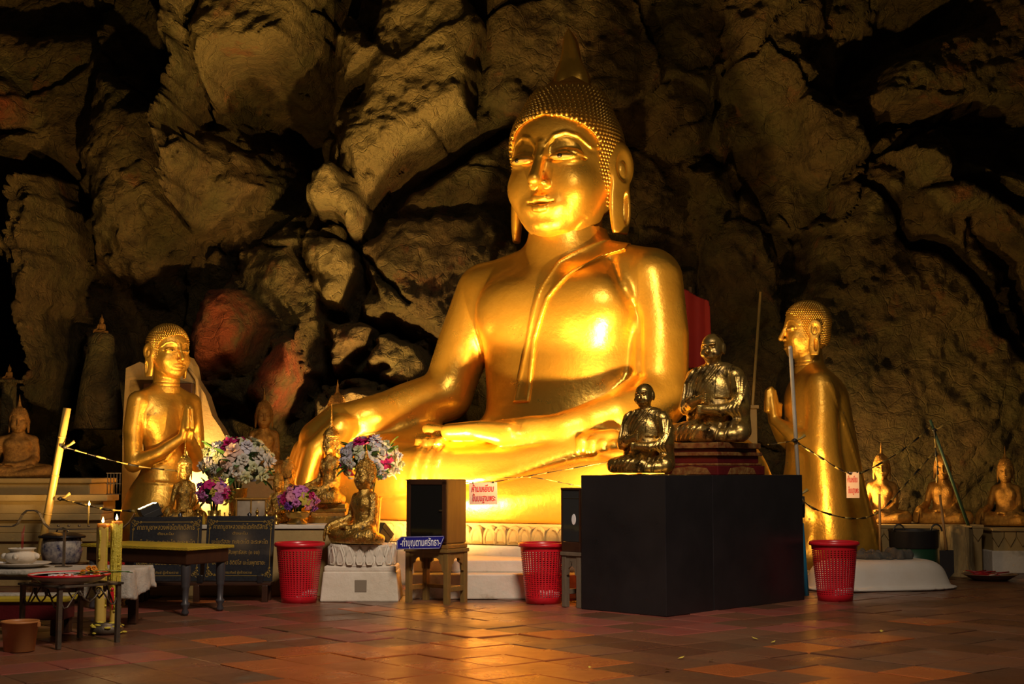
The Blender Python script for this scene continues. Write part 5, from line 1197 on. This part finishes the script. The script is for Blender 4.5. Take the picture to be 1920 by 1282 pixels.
def stick(name, pts, r, label, cat, m, taper=0.8): 
    pts = [Vector(p) for p in pts]; base = pts[0].copy(); t = empty(name, base, 0, label, cat); L_ = [p-base for p in pts]
    B().tube(L_, [r*(1-(1-taper)*i/(len(L_)-1)) for i in range(len(L_))], 10).obj('shaft', m, t)
    return t
a = P(1649, 926, 13.65); t = stick('broom', [(3.62, 13.78, 0.02), (a.x, 13.65, a.z)], 0.014, 'wooden broom handle standing behind the upturned white tub', 'broom', M['stick'])
B().lathe([(0.07, -0.02), (0.06, 0.08), (0.02, 0.22), (0.015, 0.26)], n=12).obj('bristles', mat('straw', (0.2, 0.13, 0.04), 0.8), t)
a = P(1764, 928, 14.05); t = stick('shovel', [(4.33, 13.95, 0.30), (a.x, 14.08, a.z)], 0.015, 'shovel with a dark blade standing beside the green bucket', 'shovel', M['stick'])
B().prism([(-0.07, 0.0), (0.07, 0.0), (0.07, -0.22), (0.0, -0.295), (-0.07, -0.22)], 0.008).obj('blade', M['pewter'], t); t.location = (4.33, 13.95, 0.30)
# poles and striped tape
M['pipe'] = mat('white_pipe', (0.50, 0.47, 0.40), 0.4, var=(0.4, 0.36, 0.28), vscale=6); M['bluepipe'] = mat('blue_pipe', (0.02, 0.22, 0.40), 0.4); M['bamboo'] = mat('yellow_bamboo', (0.55, 0.36, 0.09), 0.42, var=(0.42, 0.26, 0.06), vscale=5); M['greenp2'] = mat('green_stick', (0.06, 0.12, 0.07), 0.5)
a = P(1482, 652, 12.3); b0 = P(1502, 985, 12.3); g0 = Vector((2.58, 12.3, 0))
t = empty('barrier_pole', g0, 0, 'slim white pipe with a blue foot standing before the cloaked praying figure', 'pole')
B().tube([b0-g0, a-g0], 0.018, 10).obj('white_pipe', M['pipe'], t); B().tube([(0, 0, 0), b0-g0+Vector((0, 0, .02))], 0.024, 10).obj('blue_pipe', M['bluepipe'], t); B().ball(a-g0, 0.02, 8, 6).obj('cap', M['pipe'], t)
a = P(126, 765, 12.7); g0 = Vector((-4.33, 12.7, 0)); t = empty('bamboo_pole', g0, 0, 'thick yellow bamboo pole leaning in front of the stepped ochre wall', 'pole')
B().tube([(0, 0, 0), (a-g0)*0.33, (a-g0)*0.66, a-g0], 0.036, 14).obj('cane', M['bamboo'], t)
for f in (0.2, 0.42, 0.63, 0.84): B().tube([(a-g0)*(f-0.004), (a-g0)*(f+0.004)], 0.039, 14).obj('node_ring', M['bamboo'], t)
a = P(1744, 787, 14.85); b0 = P(1812, 960, 14.98)
stick('green_stick', [(b0.x, 14.93, 0.51), (a.x, 14.85, a.z)], 0.018, 'thin green stick leaning against the ledge before the middle seated Buddha', 'stick', M['greenp2'])
a = P(1426, 547, 16.2); stick('bamboo_stick', [(P(1385, 720, 16.2).x, 16.2, 0), (a.x, 16.2, a.z)], 0.02, 'thin bamboo stick leaning in the dark behind the larger monk', 'stick', M['bamboo'])
M['tapey'] = mat('tape_yellow', (0.42, 0.30, 0.08), 0.45); M['tapek'] = mat('tape_black', (0.015, 0.013, 0.012), 0.45)
def tape(pts, label, r=0.010, seg=0.09, knots=True):
    pts = [Vector(p) for p in pts]; C = []                          # Catmull-Rom
    P_ = [pts[0]]+pts+[pts[-1]]
    for i in range(1, len(P_)-2):
        for k in range(12):
            t = k/12; a, b, c, d = P_[i-1], P_[i], P_[i+1], P_[i+2]
            C.append(0.5*((2*b)+(c-a)*t+(2*a-5*b+4*c-d)*t*t+(3*b-a-3*c+d)*t**3))
    C.append(pts[-1]); L_ = 0; seq = [C[0]]; col = 0
    T = empty('barrier_tape', C[0], 0, label, 'tape', 'black and yellow barrier tapes')
    for p, q in zip(C, C[1:]):
        L_ += (q-p).length; seq.append(q)
        if L_ > seg or q is C[-1]:
            B().tube([x-C[0] for x in seq], [r*(0.8+0.35*math.sin(col*2.1+i)) for i in range(len(seq))], 6).obj('yellow_band' if col % 2 else 'black_band', M['tapey'] if col % 2 else M['tapek'], T); col += 1; L_ = 0; seq = [q]
    if knots: B().lathe([(0.006, -0.02), (0.026, -0.008), (0.028, 0.008), (0.008, 0.02)], n=8).obj('knot', M['tapek'], T); B().tube([(0, 0, 0), (0.05, -0.01, 0.02), (0.09, -0.01, 0.05)], [0.012, 0.01, 0.016], 6).obj('loose_end', M['tapey'], T)
    return T
tape([P(1490, 826, 12.27), P(1530, 852, 12.8), P(1588, 886, 13.5), P(1620, 884, 13.9), P(1690, 845, 14.4), P(1746, 800, 14.82)], 'black and yellow tape running from the white pipe to the green stick')
tape([P(1495, 928, 12.27), P(1530, 955, 12.7), P(1600, 972, 13.3), P(1650, 958, 13.9), P(1700, 905, 14.4), P(1750, 850, 14.82)], 'lower black and yellow tape sagging before the cloaked praying figure')
tape([P(1490, 826, 12.32), P(1465, 830, 12.45), P(1440, 833, 12.55)], 'short tape tied to the white pipe behind the red tiered pedestal', 0.006)
tape([P(1752, 806, 14.83), P(1755, 850, 14.84), P(1758, 880, 14.85), P(1756, 905, 14.86)], 'tape end hanging straight down from the green stick', 0.012)
tape([P(121, 838, 12.66), P(180, 855, 12.85), P(260, 874, 13.1), P(345, 884, 13.3)], 'black and yellow tape from the bamboo pole across the bare-shouldered praying figure', 0.009)
tape([P(113, 935, 12.66), P(150, 944, 12.5), P(200, 955, 12.3), P(252, 958, 12.2)], 'lower black and yellow tape from the bamboo pole to the glowing flood lamp', 0.012)
tape([P(760, 900, 12.35), P(830, 900, 12.35), P(885, 905, 12.35), P(932, 902, 12.35), P(985, 893, 12.25), P(1060, 880, 12.0), P(1150, 864, 11.6)], 'thin tape strung before the lap of the giant Buddha to the smaller monk', 0.0045, 0.12, False)
tape([P(945, 895, 12.42), P(1000, 895, 12.3), P(1060, 906, 12.2), P(1105, 914, 12.1)], 'thin tape dipping behind the black plinth', 0.0035, 0.12, False)
# paper notices
M['paper'] = mat('pale_pink_paper', (0.66, 0.50, 0.44), 0.7); M['redink'] = mat('red_ink', (0.55, 0.02, 0.015), 0.6)
def notice(c, w_, h_, rz, roll, label):
    t = empty('paper_notice', c, rz, label, 'notice', 'pink paper notices hung on the tapes'); t.rotation_euler = (0, roll, rz)
    B().box((0, 0, 0), (w_, 0.003, h_)).obj('sheet', M['paper'], t)
    text('ห้ามเหยียบ', 0.08, t, M['redink'], (-0.005, -0.003, h_*0.2), width=w_*0.8, depth=0.0004, shear=0.2, bold=0.0012)
    text('ขึ้นบนฐานพระ', 0.08, t, M['redink'], (0.005, -0.003, -h_*0.22), width=w_*0.82, depth=0.0004, shear=0.15, bold=0.0012)
    for s in (-1, 1): B().box((s*w_*0.36, -0.002, h_*0.5), (0.014, 0.01, 0.016)).obj('clip', M['tapek'], t)
    return t
notice(P(906, 925, 12.34), 0.25, 0.195, R(-5), R(-1), 'pink paper notice with red lettering before the lap of the giant Buddha')
notice(P(1599, 909, 13.6), 0.13, 0.25, R(8), 0, 'narrow pink paper notice hanging beside the cloaked praying figure')
# red banner behind the giant shoulder
c = P(1296, 590, 15.9); t = empty('red_banner', (c.x, 15.9, 0), 0, 'dark red cloth hung on a pole behind the giant left shoulder', 'banner')
v = Vol((-0.35, -0.12, c.z-0.75), (0.35, 0.12, c.z+0.42), 0.02); sl, g = v.sub((-9,)*3, (9,)*3)
wd = 0.20+0.05*np.clip((c.z+0.3-g[2]), 0, 1); v.f = np.maximum(np.maximum(np.abs(g[0])-wd, np.abs(g[1]-0.04*np.sin(g[0]*22))-0.02), np.maximum(g[2]-(c.z+0.30-0.5*np.abs(g[0]+0.08)), (c.z-0.62)-g[2])).astype(np.float32)*np.ones(v.n, np.float32)
link('cloth', v.mesh('cloth'), mat('red_cloth', (0.36, 0.02, 0.012), 0.8), t); B().tube([(0, 0.06, 0), (0, 0.06, c.z+0.33)], 0.02).obj('pole', M['stick'], t)
# gilt post behind the larger monk
t = empty('gilt_post', (P(1404, 800, 15.3).x, 15.3, 0), 0, 'short ochre post behind the larger monk', 'post'); zt = P(1404, 765, 15.1).z
B().box((0, 0, zt/2), (0.16, 0.16, zt), 0.01).obj('shaft', M['plaster'], t); B().box((0, 0, zt+0.02), (0.2, 0.2, 0.04), 0.008).obj('cap', M['plaster'], t)
# ------------------------------------------------------------------ left foreground: offering tables, candles, tray, bucket
M['iron'] = mat('rusty_iron', (0.10, 0.085, 0.07), 0.5, 0.6, var=(0.16, 0.12, 0.08), vscale=14, bump=0.003, bscale=40)
M['cloth'] = mat('wax_stained_cloth', (0.50, 0.46, 0.40), 0.8, var=(0.36, 0.34, 0.30), vscale=9, bump=0.01, bscale=28, var2=(0.42, 0.36, 0.06), v2scale=3.2, v2lo=0.56, v2hi=0.66)
# cloth covered table
t = empty('offering_table', (-3.42, 9.92, 0), R(-4), 'wooden table under a stained pale cloth carrying the incense pot', 'table')
B().box((0, 0, 0.378), (1.48, 0.44, 0.03), 0.004).obj('table_top', M['wood'], t)
for x in (-0.70, 0.70):
    for y in (-0.18, 0.18): B().box((x, y, 0.185), (0.06, 0.06, 0.36), 0.004).obj('leg', M['darkwood'], t)
v = Vol((-0.9, -0.4, 0.15), (1.0, 0.4, 0.45), 0.013); sl, g = v.sub((-9,)*3, (9,)*3)
ox = np.abs(g[0])-0.80; oy = np.abs(g[1])-0.275; fl = 0.02*np.sin(g[1]*22)+0.02*np.sin(g[0]*17)+0.12*np.clip(0.40-g[2], 0, 1)
outer = np.maximum(np.maximum(ox-fl, oy-fl*0.4), g[2]-0.412); inner = np.maximum(np.maximum(ox-fl+0.03, oy-fl*0.4+0.03), g[2]-0.4005)
hem = np.where(g[0] > 0.5, 0.235+0.03*np.sin(g[1]*9), np.where(g[1] < 0, 0.375, 0.30)); v.f = np.maximum(np.maximum(outer, -inner), hem-g[2]).astype(np.float32)
tc = tag(link('tablecloth', v.mesh('tablecloth'), M['cloth'], None, loc=(-3.42, 9.92, 0), rot=(0, 0, R(-4))), 'pale wax-stained cloth draped over the offering table', 'tablecloth')
# yellow topped low bench
t = empty('low_bench', (-3.66, 9.49, 0), 0, 'low bench with a yellow top and dark red sides beside the orange bucket', 'bench')
B().box((0, 0, 0.235), (1.40, 0.28, 0.03), 0.006).obj('top', M['yellow'], t); B().box((0, 0, 0.16), (1.34, 0.24, 0.12), 0.006).obj('apron', M['redlac'], t)
for x in (-0.62, 0.62):
    for y in (-0.09, 0.09): B().box((x, y, 0.05), (0.07, 0.07, 0.10), 0.004).obj('leg', M['darkwood'], t)
B().box((0.05, 0.05, 0.256), (1.25, 0.16, 0.012), 0.003).obj('white_edge_cloth', M['cloth'], t)
# iron stand with scrolls
CX, CY = -2.70, 8.955
t = empty('iron_stand', (-2.815, CY, 0), R(50), 'square iron stand with scroll brackets carrying the enamel tray', 'stand')
S2, H2 = 0.21, 0.37
LEGM = B().box((0, 0, H2/2), (0.028, 0.028, H2), 0.002).mesh('leg', M['iron'])
for x in (-1, 1):
    for y in (-1, 1): link('leg', LEGM, None, t, loc=(x*S2, y*S2, 0))
for s in (-1, 1):
    B().box((0, s*S2, H2+0.006), (2*S2+0.05, 0.05, 0.014), 0.003).obj('rail', M['iron'], t); B().box((s*S2, 0, H2+0.006), (0.05, 2*S2+0.05, 0.014), 0.003).obj('rail', M['iron'], t)
def scroll(sx): return [(sx*(0.225-0.0*k), 0, 0) for k in range(1)]
def spiral(c, r, a0, turns, n=16): return [(c[0]+r*(1-0.75*k/n)*math.cos(a0+turns*2*math.pi*k/n), 0, c[1]+r*(1-0.75*k/n)*math.sin(a0+turns*2*math.pi*k/n)) for k in range(n+1)]
b = B()
for s in (-1, 1):
    b.tube([(s*0.235, 0, 0.29), (s*0.21, 0, 0.245), (s*0.18, 0, 0.25), (s*0.13, 0, 0.31), (s*0.09, 0, 0.355)], 0.006, 6); b.tube(spiral((s*0.075, 0.335), 0.024, 1.2, 1.3*s), 0.005, 6)
    b.tube([(s*0.09, 0, 0.355), (s*0.05, 0, 0.30), (s*0.0, 0, 0.27)], 0.006, 6)
SCR = b.mesh('scroll_bracket', M['iron'])
for k in range(4): link('scroll_bracket', SCR, None, t, loc=((0, -S2, 0), (S2, 0, 0), (0, S2, 0), (-S2, 0, 0))[k], rot=(0, 0, k*math.pi/2), scale=(0.86, 1, 1))
# enamel tray with red rim
t = empty('enamel_tray', (CX-0.12, CY-0.02, 0.384), 0, 'white enamel tray with a red rim on the iron stand', 'tray')
prof = [(0.15, 0), (0.18, 0.006), (0.235, 0.042), (0.250, 0.048), (0.247, 0.054), (0.232, 0.048), (0.175, 0.014), (0.0, 0.010)]
B().lathe(prof, n=40).obj('dish', M['enamel'], t); B().lathe([(0.243, 0.046), (0.252, 0.044), (0.256, 0.052), (0.250, 0.058), (0.243, 0.054), (0.243, 0.046)], n=40).obj('red_rim', M['red'], t)
B().ball((0, 0, 0.028), (0.20, 0.20, 0.022), 24, 8).obj('red_offerings', M['red'], t)
rr = random.Random(4); wb = B()
for k in range(60):
    a = rr.uniform(0, 6.28); q = 0.19*math.sqrt(rr.random()); wb.box((q*math.cos(a), q*math.sin(a), 0.05-0.25*q*q), (0.022, 0.012, 0.006), 0, rot=Matrix.Rotation(a, 3, 'Z').to_quaternion())
wp = wb.obj('white_petals', M['wlet'], t); wp['kind'] = 'stuff'
def flower_thing(name, p, s, col, label, cat, grp, tiltv=(0, -0.4, 1)):
    o = link(name, FM[col][0], None, None, loc=p, scale=s); o.rotation_euler = Vector(tiltv).to_track_quat('Z', 'Y').to_euler(); return tag(o, label, cat, grp)
for k, (dx, dz) in enumerate(((0.10, 0.055), (0.145, 0.06), (0.185, 0.05), (0.13, 0.078), (0.165, 0.08))):
    flower_thing('marigold', (CX-0.12+dx, CY-0.06+0.02*(k % 2), 0.384+dz+0.008), 0.034, 'marigold', 'orange marigold bloom on the edge of the enamel tray', 'flower', 'marigolds on the tray', (0.2*(k-2), -0.5, 1))
t = empty('palm_leaf', (CX-0.05, CY-0.16, 0.445), R(-80), 'long green leaf laid across the enamel tray', 'leaf')
b = B(); g_ = []
for k in range(9):
    q = k/8; g_.append([b.bm.verts.new(((u-1)*0.018*math.sin(math.pi*(0.06+0.9*q)), q*0.36, 0.02*math.sin(q*3)+0.004*abs(u-1))) for u in range(3)])
for k in range(8):
    for u in range(2): b.bm.faces.new((g_[k][u], g_[k][u+1], g_[k+1][u+1], g_[k+1][u])).smooth = True
b.obj('blade', mat('fresh_green_leaf', (0.10, 0.30, 0.03), 0.4), t); B().tube([(0, 0, 0), (0, 0.34, 0.015)], 0.003, 5).obj('midrib', FC['leaf'], t)
# orange bucket
M['orangep'] = mat('orange_plastic', (0.50, 0.20, 0.055), 0.45, var=(0.40, 0.16, 0.05), vscale=5)
t = empty('plastic_bucket', (-3.0, 8.58, 0), 0, 'dull orange plastic bucket on the floor beside the iron stand', 'bucket')
B().lathe([(0.085, 0), (0.09, 0.004), (0.108, 0.17), (0.114, 0.172), (0.114, 0.182), (0.106, 0.182), (0.104, 0.17), (0.086, 0.012), (0.0, 0.010)], n=32).obj('body', M['orangep'], t)
B().tube([(-0.113, -0.02, 0.165), (-0.125, -0.03, 0.12), (-0.12, -0.045, 0.08), (-0.10, -0.075, 0.06)], 0.004, 6).obj('handle', M['enamel'], t)
for s in (-1, 1): B().box((s*0.115, 0, 0.16), (0.014, 0.03, 0.03), 0.003).obj('handle_lug', M['orangep'], t)
# tall pillar candles with dripped wax
M['wax'] = mat('yellow_wax', (0.62, 0.44, 0.10), 0.4, var=(0.55, 0.36, 0.07), vscale=8); M['waxy'] = mat('bright_drip_wax', (0.62, 0.50, 0.05), 0.4, bump=0.01, bscale=60); M['waxo'] = mat('orange_wax', (0.72, 0.25, 0.03), 0.4)
M['flame'] = mat('candle_flame', (1, 0.6, 0.2), 0.5, emit=(1.0, 0.48, 0.12), estr=22)
FLM = B().lathe([(0.0, 0), (0.007, 0.005), (0.0095, 0.013), (0.006, 0.027), (0.0, 0.042)], n=10).mesh('flame')
def flame_light(p, pw=0.6):
    l = bpy.data.lights.new('candle_light', 'POINT'); l.energy = pw; l.color = (1, 0.55, 0.2); l.shadow_soft_size = 0.012
    o = bpy.data.objects.new('candle_light', l); COL.objects.link(o); o.location = p
def pillar(loc, r, h_, label, drips, m, seed, top):
    t = empty('pillar_candle', loc, 0, label, 'candle', 'tall yellow pillar candles'); rr = random.Random(seed)
    B().lathe([(r*1.02, 0), (r, 0.01), (r, h_-0.03), (r*1.08, h_-0.012), (r*0.95, h_), (r*0.6, h_-0.006), (0, h_-0.01)], n=22, flute=lambda a, z: 1+0.04*math.sin(6*a+z*20)).obj('shaft', m, t)
    d = B()
    for k in range(drips):
        a = rr.uniform(0, 6.28); z0 = h_-rr.uniform(0, 0.04); z1 = rr.uniform(0.02, h_*0.7)
        d.tube([((r+0.002)*math.cos(a+0.1*math.sin(q*5+k)), (r+0.002)*math.sin(a+0.1*math.sin(q*5+k)), z0+(z1-z0)*q/6) for q in range(7)], [rr.uniform(0.004, 0.009) for _ in range(7)], 6)
        d.ball(((r+0.003)*math.cos(a), (r+0.003)*math.sin(a), z1), rr.uniform(0.007, 0.013), 6, 5)
    d.obj('wax_drips', M['waxy'], t)
    B().lathe([(r*0.98, h_-0.02), (r*1.16, h_-0.006), (r*1.1, h_+0.012), (r*0.5, h_+0.01), (0, h_+0.006)], n=18, flute=lambda a, z: 1+0.1*math.sin(5*a)).obj('melted_top', top, t)
    B().tube([(0, 0, h_), (0, 0, h_+0.02)], 0.002, 5).obj('wick', M['tapek'], t); link('flame', FLM, M['flame'], t, loc=(0, 0, h_+0.016)); flame_light(Vector(loc)+Vector((0, 0, h_+0.06)), 0.8)
    return t
pz = 0.075
ca = P(190, 1190, 9.46).x; cb = P(208, 1190, 9.46).x
pillar((ca-0.006, 9.45, pz), 0.035, P(190, 985, 9.42).z-pz, 'tall plain yellow pillar candle with an orange melted top', 5, M['wax'], 1, M['waxo'])
pillar((cb+0.014, 9.48, pz), 0.030, P(208, 980, 9.44).z-pz, 'tall pillar candle thickly covered with bright yellow wax drips', 34, M['wax'], 2, M['waxo'])
t = empty('candle_pot', ((ca+cb)/2, 9.475, 0), 0, 'dark squat pot crusted with yellow wax holding the tall candles', 'pot')
B().lathe([(0.09, 0), (0.11, 0.02), (0.105, 0.05), (0.085, 0.065), (0.09, 0.074), (0.0, 0.074)], n=24).obj('pot', M['iron'], t)
w_ = B()
for k in range(26): a = rr.uniform(0, 6.28); q = rr.uniform(0.06, 0.12); w_.ball((q*math.cos(a), q*math.sin(a), 0.012 if q > 0.10 else 0.07*(1-((q-0.06)/0.08))+0.012), (rr.uniform(.012, .03), rr.uniform(.012, .03), .008), 7, 5)
w_.obj('wax_crust', M['waxy'], t)['kind'] = 'stuff'
B().box((0.045, -0.10, 0.25), (0.022, 0.004, 0.07)).ball((0.045, -0.10, 0.30), 0.012, 8, 6).tube([(0.045, -0.10, 0.22), (0.047, -0.1, 0.16)], 0.005, 5).obj('red_tassel', M['red'], t, loc=(0, 0.048, 0)); 
B().lathe([(0.034, 0.235), (0.035, 0.236), (0.035, 0.29), (0.034, 0.291)], n=16).obj('paper_label', M['paper'], t, loc=(ca-(ca+cb)/2, -0.02, 0))
# iron candle rail with a wavy crest
t = empty('candle_rail', (-3.35, 9.95, 0.412), R(-3), 'iron candle rail with a wavy crest standing on the cloth-covered table', 'rack')
def lp(px, py): q = P(px, py, 9.95); return (q.x+3.35, 0, q.z-0.412)
b = B(); pts = [lp(*p) for p in ((-60, 988), (0, 987), (22, 987), (32, 982), (42, 964), (50, 957), (66, 957), (74, 962), (84, 982), (94, 991), (120, 992), (180, 991), (232, 990), (246, 978), (256, 962))]
for p, q in zip(pts, pts[1:]):
    vs = [b.bm.verts.new(Vector(p)+Vector((0, y, z))) for y in (-0.022, 0.022) for z in (-0.004, 0.004)]; v2 = [b.bm.verts.new(Vector(q)+Vector((0, y, z))) for y in (-0.022, 0.022) for z in (-0.004, 0.004)]
    for i, j in ((0, 1), (1, 3), (3, 2), (2, 0)): b.bm.faces.new((vs[i], vs[j], v2[j], v2[i]))
    b.bm.faces.new(vs[:2]+[vs[3], vs[2]]); b.bm.faces.new(v2[:2]+[v2[3], v2[2]])
b.obj('crest_band', M['iron'], t)
x = lp(122, 992)[0]; B().box((x, 0, lp(122, 992)[2]/2), (0.016, 0.016, lp(122, 992)[2])).box((x, 0, 0.004), (0.1, 0.08, 0.008)).obj('post', M['iron'], t)
x2 = lp(-40, 988)[0]; B().box((x2, 0, lp(0, 987)[2]/2), (0.016, 0.016, lp(0, 987)[2])).box((x2, 0, 0.004), (0.1, 0.08, 0.008)).obj('post', M['iron'], t)
for px in (110, 130, 150, 168, 200, 225): p = lp(px, 988); B().lathe([(0.009, 0), (0.010, 0.012), (0.007, 0.014)], n=10).obj('candle_cup', M['iron'], t, loc=(p[0], 0, p[2]+0.003))
q = P(165, 984, 9.95); t = empty('taper_candle', (q.x, 9.95-0.0, q.z+0.0), 0, 'thin lit taper candle on the iron candle rail', 'candle'); hh = P(167, 948, 9.95).z-q.z
B().tube([(0, 0, 0), (0.004, 0, hh)], 0.0055, 8).obj('stick', M['wax'], t); link('flame', FLM, M['flame'], t, loc=(0.005, 0, hh), scale=0.85); flame_light((q.x, 9.95, q.z+hh+0.05), 0.5)
# white plate and incense pot
zt = 0.413
q = P(40, 1065, 9.88); t = empty('white_plate', (q.x, 9.88, zt), 0, 'wide white plate under the incense pot', 'plate')
B().lathe([(0.12, 0), (0.13, 0.004), (0.20, 0.030), (0.206, 0.033), (0.198, 0.036), (0.12, 0.012), (0, 0.010)], n=36).obj('dish', M['enamel'], t); B().box((-0.13, -0.02, 0.036), (0.07, 0.06, 0.012), 0.004).obj('paper_scrap', M['wlet'], t)
M['ash'] = mat('incense_ash', (0.25, 0.22, 0.2), 0.9)
t = empty('incense_pot', (q.x, 9.88, zt+0.012), 0, 'white ceramic incense pot with lion-head handles on the white plate', 'pot')
B().lathe([(0.05, 0), (0.055, 0.008), (0.095, 0.03), (0.118, 0.06), (0.108, 0.085), (0.078, 0.098), (0.085, 0.115), (0.098, 0.120), (0.092, 0.124), (0.07, 0.112), (0.0, 0.110)], n=32).obj('body', M['white'], t)
for s in (-1, 0, 1): B().ball((0.115*math.sin(s*1.35), -0.115*math.cos(s*1.35), 0.07), (0.024, 0.02, 0.02), 10, 8).ball((0.128*math.sin(s*1.35), -0.128*math.cos(s*1.35), 0.062), 0.011, 8, 6).obj('lion_head', M['white'], t)
for k in range(3): B().tube([(0.005*k-0.004, 0, 0.10), (0.006*k-0.004, 0.006*k, 0.24+0.02*k)], 0.002, 5).obj('incense_stick', M['redrim'], t)
# blue and white porcelain jar
m = mat('blue_white_porcelain', (0.55, 0.50, 0.42), 0.2, var=(0.015, 0.02, 0.09), vscale=16, coat=0.4)
q = P(122, 1062, 11.6); t = empty('porcelain_jar', (-3.78, 11.75, 0.0), 0, 'blue and white porcelain jar with a black lid behind the candle rail', 'jar')
B().box((0, 0, 0.16), (0.36, 0.36, 0.32), 0.01).obj('stand', M['darkwood'], t)
B().lathe([(0.13, 0.32), (0.15, 0.33), (0.17, 0.42), (0.165, 0.50), (0.15, 0.53)], n=32).obj('body', m, t); B().lathe([(0.19, 0.53), (0.195, 0.545), (0.17, 0.555), (0.10, 0.575), (0.0, 0.58)], n=32).obj('lid', M['black'], t)
for s in (-1, 1): B().tube([(s*0.05, 0, 0.565), (s*0.04, 0, 0.60), (0, 0, 0.61)], 0.008, 6).obj('lid_handle', M['black'], t)
# dark trinket basket beside the praying figure
t = empty('wire_rack', (P(225, 900, 13.4).x-0.06, 13.45, 0.861), 0, 'dark wire rack on the stepped wall beside the praying figure', 'rack')
for k in range(5): B().tube([(-0.06+0.03*k, -0.05, 0), (-0.06+0.03*k, -0.05, 0.2)], 0.005, 5).obj('wire', M['iron'], t)
for z in (0.0, 0.1, 0.2): B().box((0, -0.05, z+0.004), (0.14, 0.012, 0.008)).obj('hoop', M['iron'], t)
# fallen yellow petals on the floor
PETM = B(); PETM.bm.faces.new([PETM.bm.verts.new(p) for p in ((0, 0, 0), (0.016, 0.008, 0.004), (0.026, 0, 0.008), (0.014, -0.012, 0.003))]); PETM = PETM.mesh('fallen_petal', FC['yel'])
for k, (px, py) in enumerate(((1524, 1168), (1652, 1186), (1422, 1200), (1452, 1211), (1330, 1240), (1270, 1236), (1105, 1254), (1740, 1170), (1257, 1258), (995, 1258), (1445, 1206))):
    u = (px-960)/FPX; v_ = (641-py)/FPX; yy = math.cos(TILT)-v_*math.sin(TILT); zz = math.sin(TILT)+v_*math.cos(TILT); s = -CAMH/zz
    tag(link('fallen_petal', PETM, None, None, loc=(u*s, yy*s, 0.006), rot=(0, 0, k*1.3), scale=1.0+0.4*(k % 3)), 'small yellow petal fallen on the tile floor', 'petal', 'yellow petals scattered on the floor')
# ------------------------------------------------------------------ flood lamps
M['lens'] = mat('lamp_glass', (1, 0.8, 0.4), 0.3, emit=(1.0, 0.62, 0.16), estr=3)
M['housing'] = mat('lamp_housing', (0.03, 0.03, 0.03), 0.5, 0.5)
FL_LABELS = ['black flood lamp behind the small gilded Buddha, aimed at the giant statue', 'black flood lamp standing behind the black plinth',
             'black flood lamp glowing beside the black sign boards under the praying gold statue', 'black flood lamp behind the red tiered pedestal aimed at the kneeling statue',
             'black flood lamp on the ledge behind the giant forearm', 'black flood lamp between the ochre buttress and the bare-shouldered praying figure', 'black flood lamp on the ground behind the cloaked praying figure']
for (loc, tgt, pw, spr, z0), lab in zip(FLOODS, FL_LABELS):
    t = empty('flood_lamp', (loc[0], loc[1], z0), 0, lab, 'lamp', 'flood lamps lighting the cave')
    q = (Vector(tgt)-Vector(loc)).to_track_quat('-Y', 'Z'); e = q.to_euler()
    b = B(); b.box((0, 0.05, 0), (0.22, 0.07, 0.16), 0.01)
    for s in (-1, 1): b.box((s*0.106, -0.005, 0), (0.012, 0.05, 0.16))
    b.box((0, -0.005, 0.076), (0.21, 0.05, 0.012)); b.box((0, -0.005, -0.076), (0.21, 0.05, 0.012))
    b.obj('housing', M['housing'], t, loc=(0, 0, loc[2]-z0), rot=e)
    B().box((0, 0.012, 0), (0.19, 0.008, 0.13)).obj('lens', M['lens'], t, loc=(0, 0, loc[2]-z0), rot=e)
    z = loc[2]-z0
    B().tube([(0, 0.06, 0), (0, 0.06, z-0.06)], 0.012).box((0, 0.06, 0.008), (0.2, 0.16, 0.016)).obj('stand', M['housing'], t)
    l = bpy.data.lights.new('flood_light', 'AREA'); l.shape = 'RECTANGLE'; l.size = 0.19; l.size_y = 0.13; l.energy = pw; l.color = WARM; l.spread = R(spr)
    o = bpy.data.objects.new('flood_light', l); COL.objects.link(o)
    d = (Vector(tgt)-Vector(loc)).normalized(); o.location = Vector(loc)+d*0.02
    o.rotation_euler = d.to_track_quat('-Z', 'Y').to_euler()
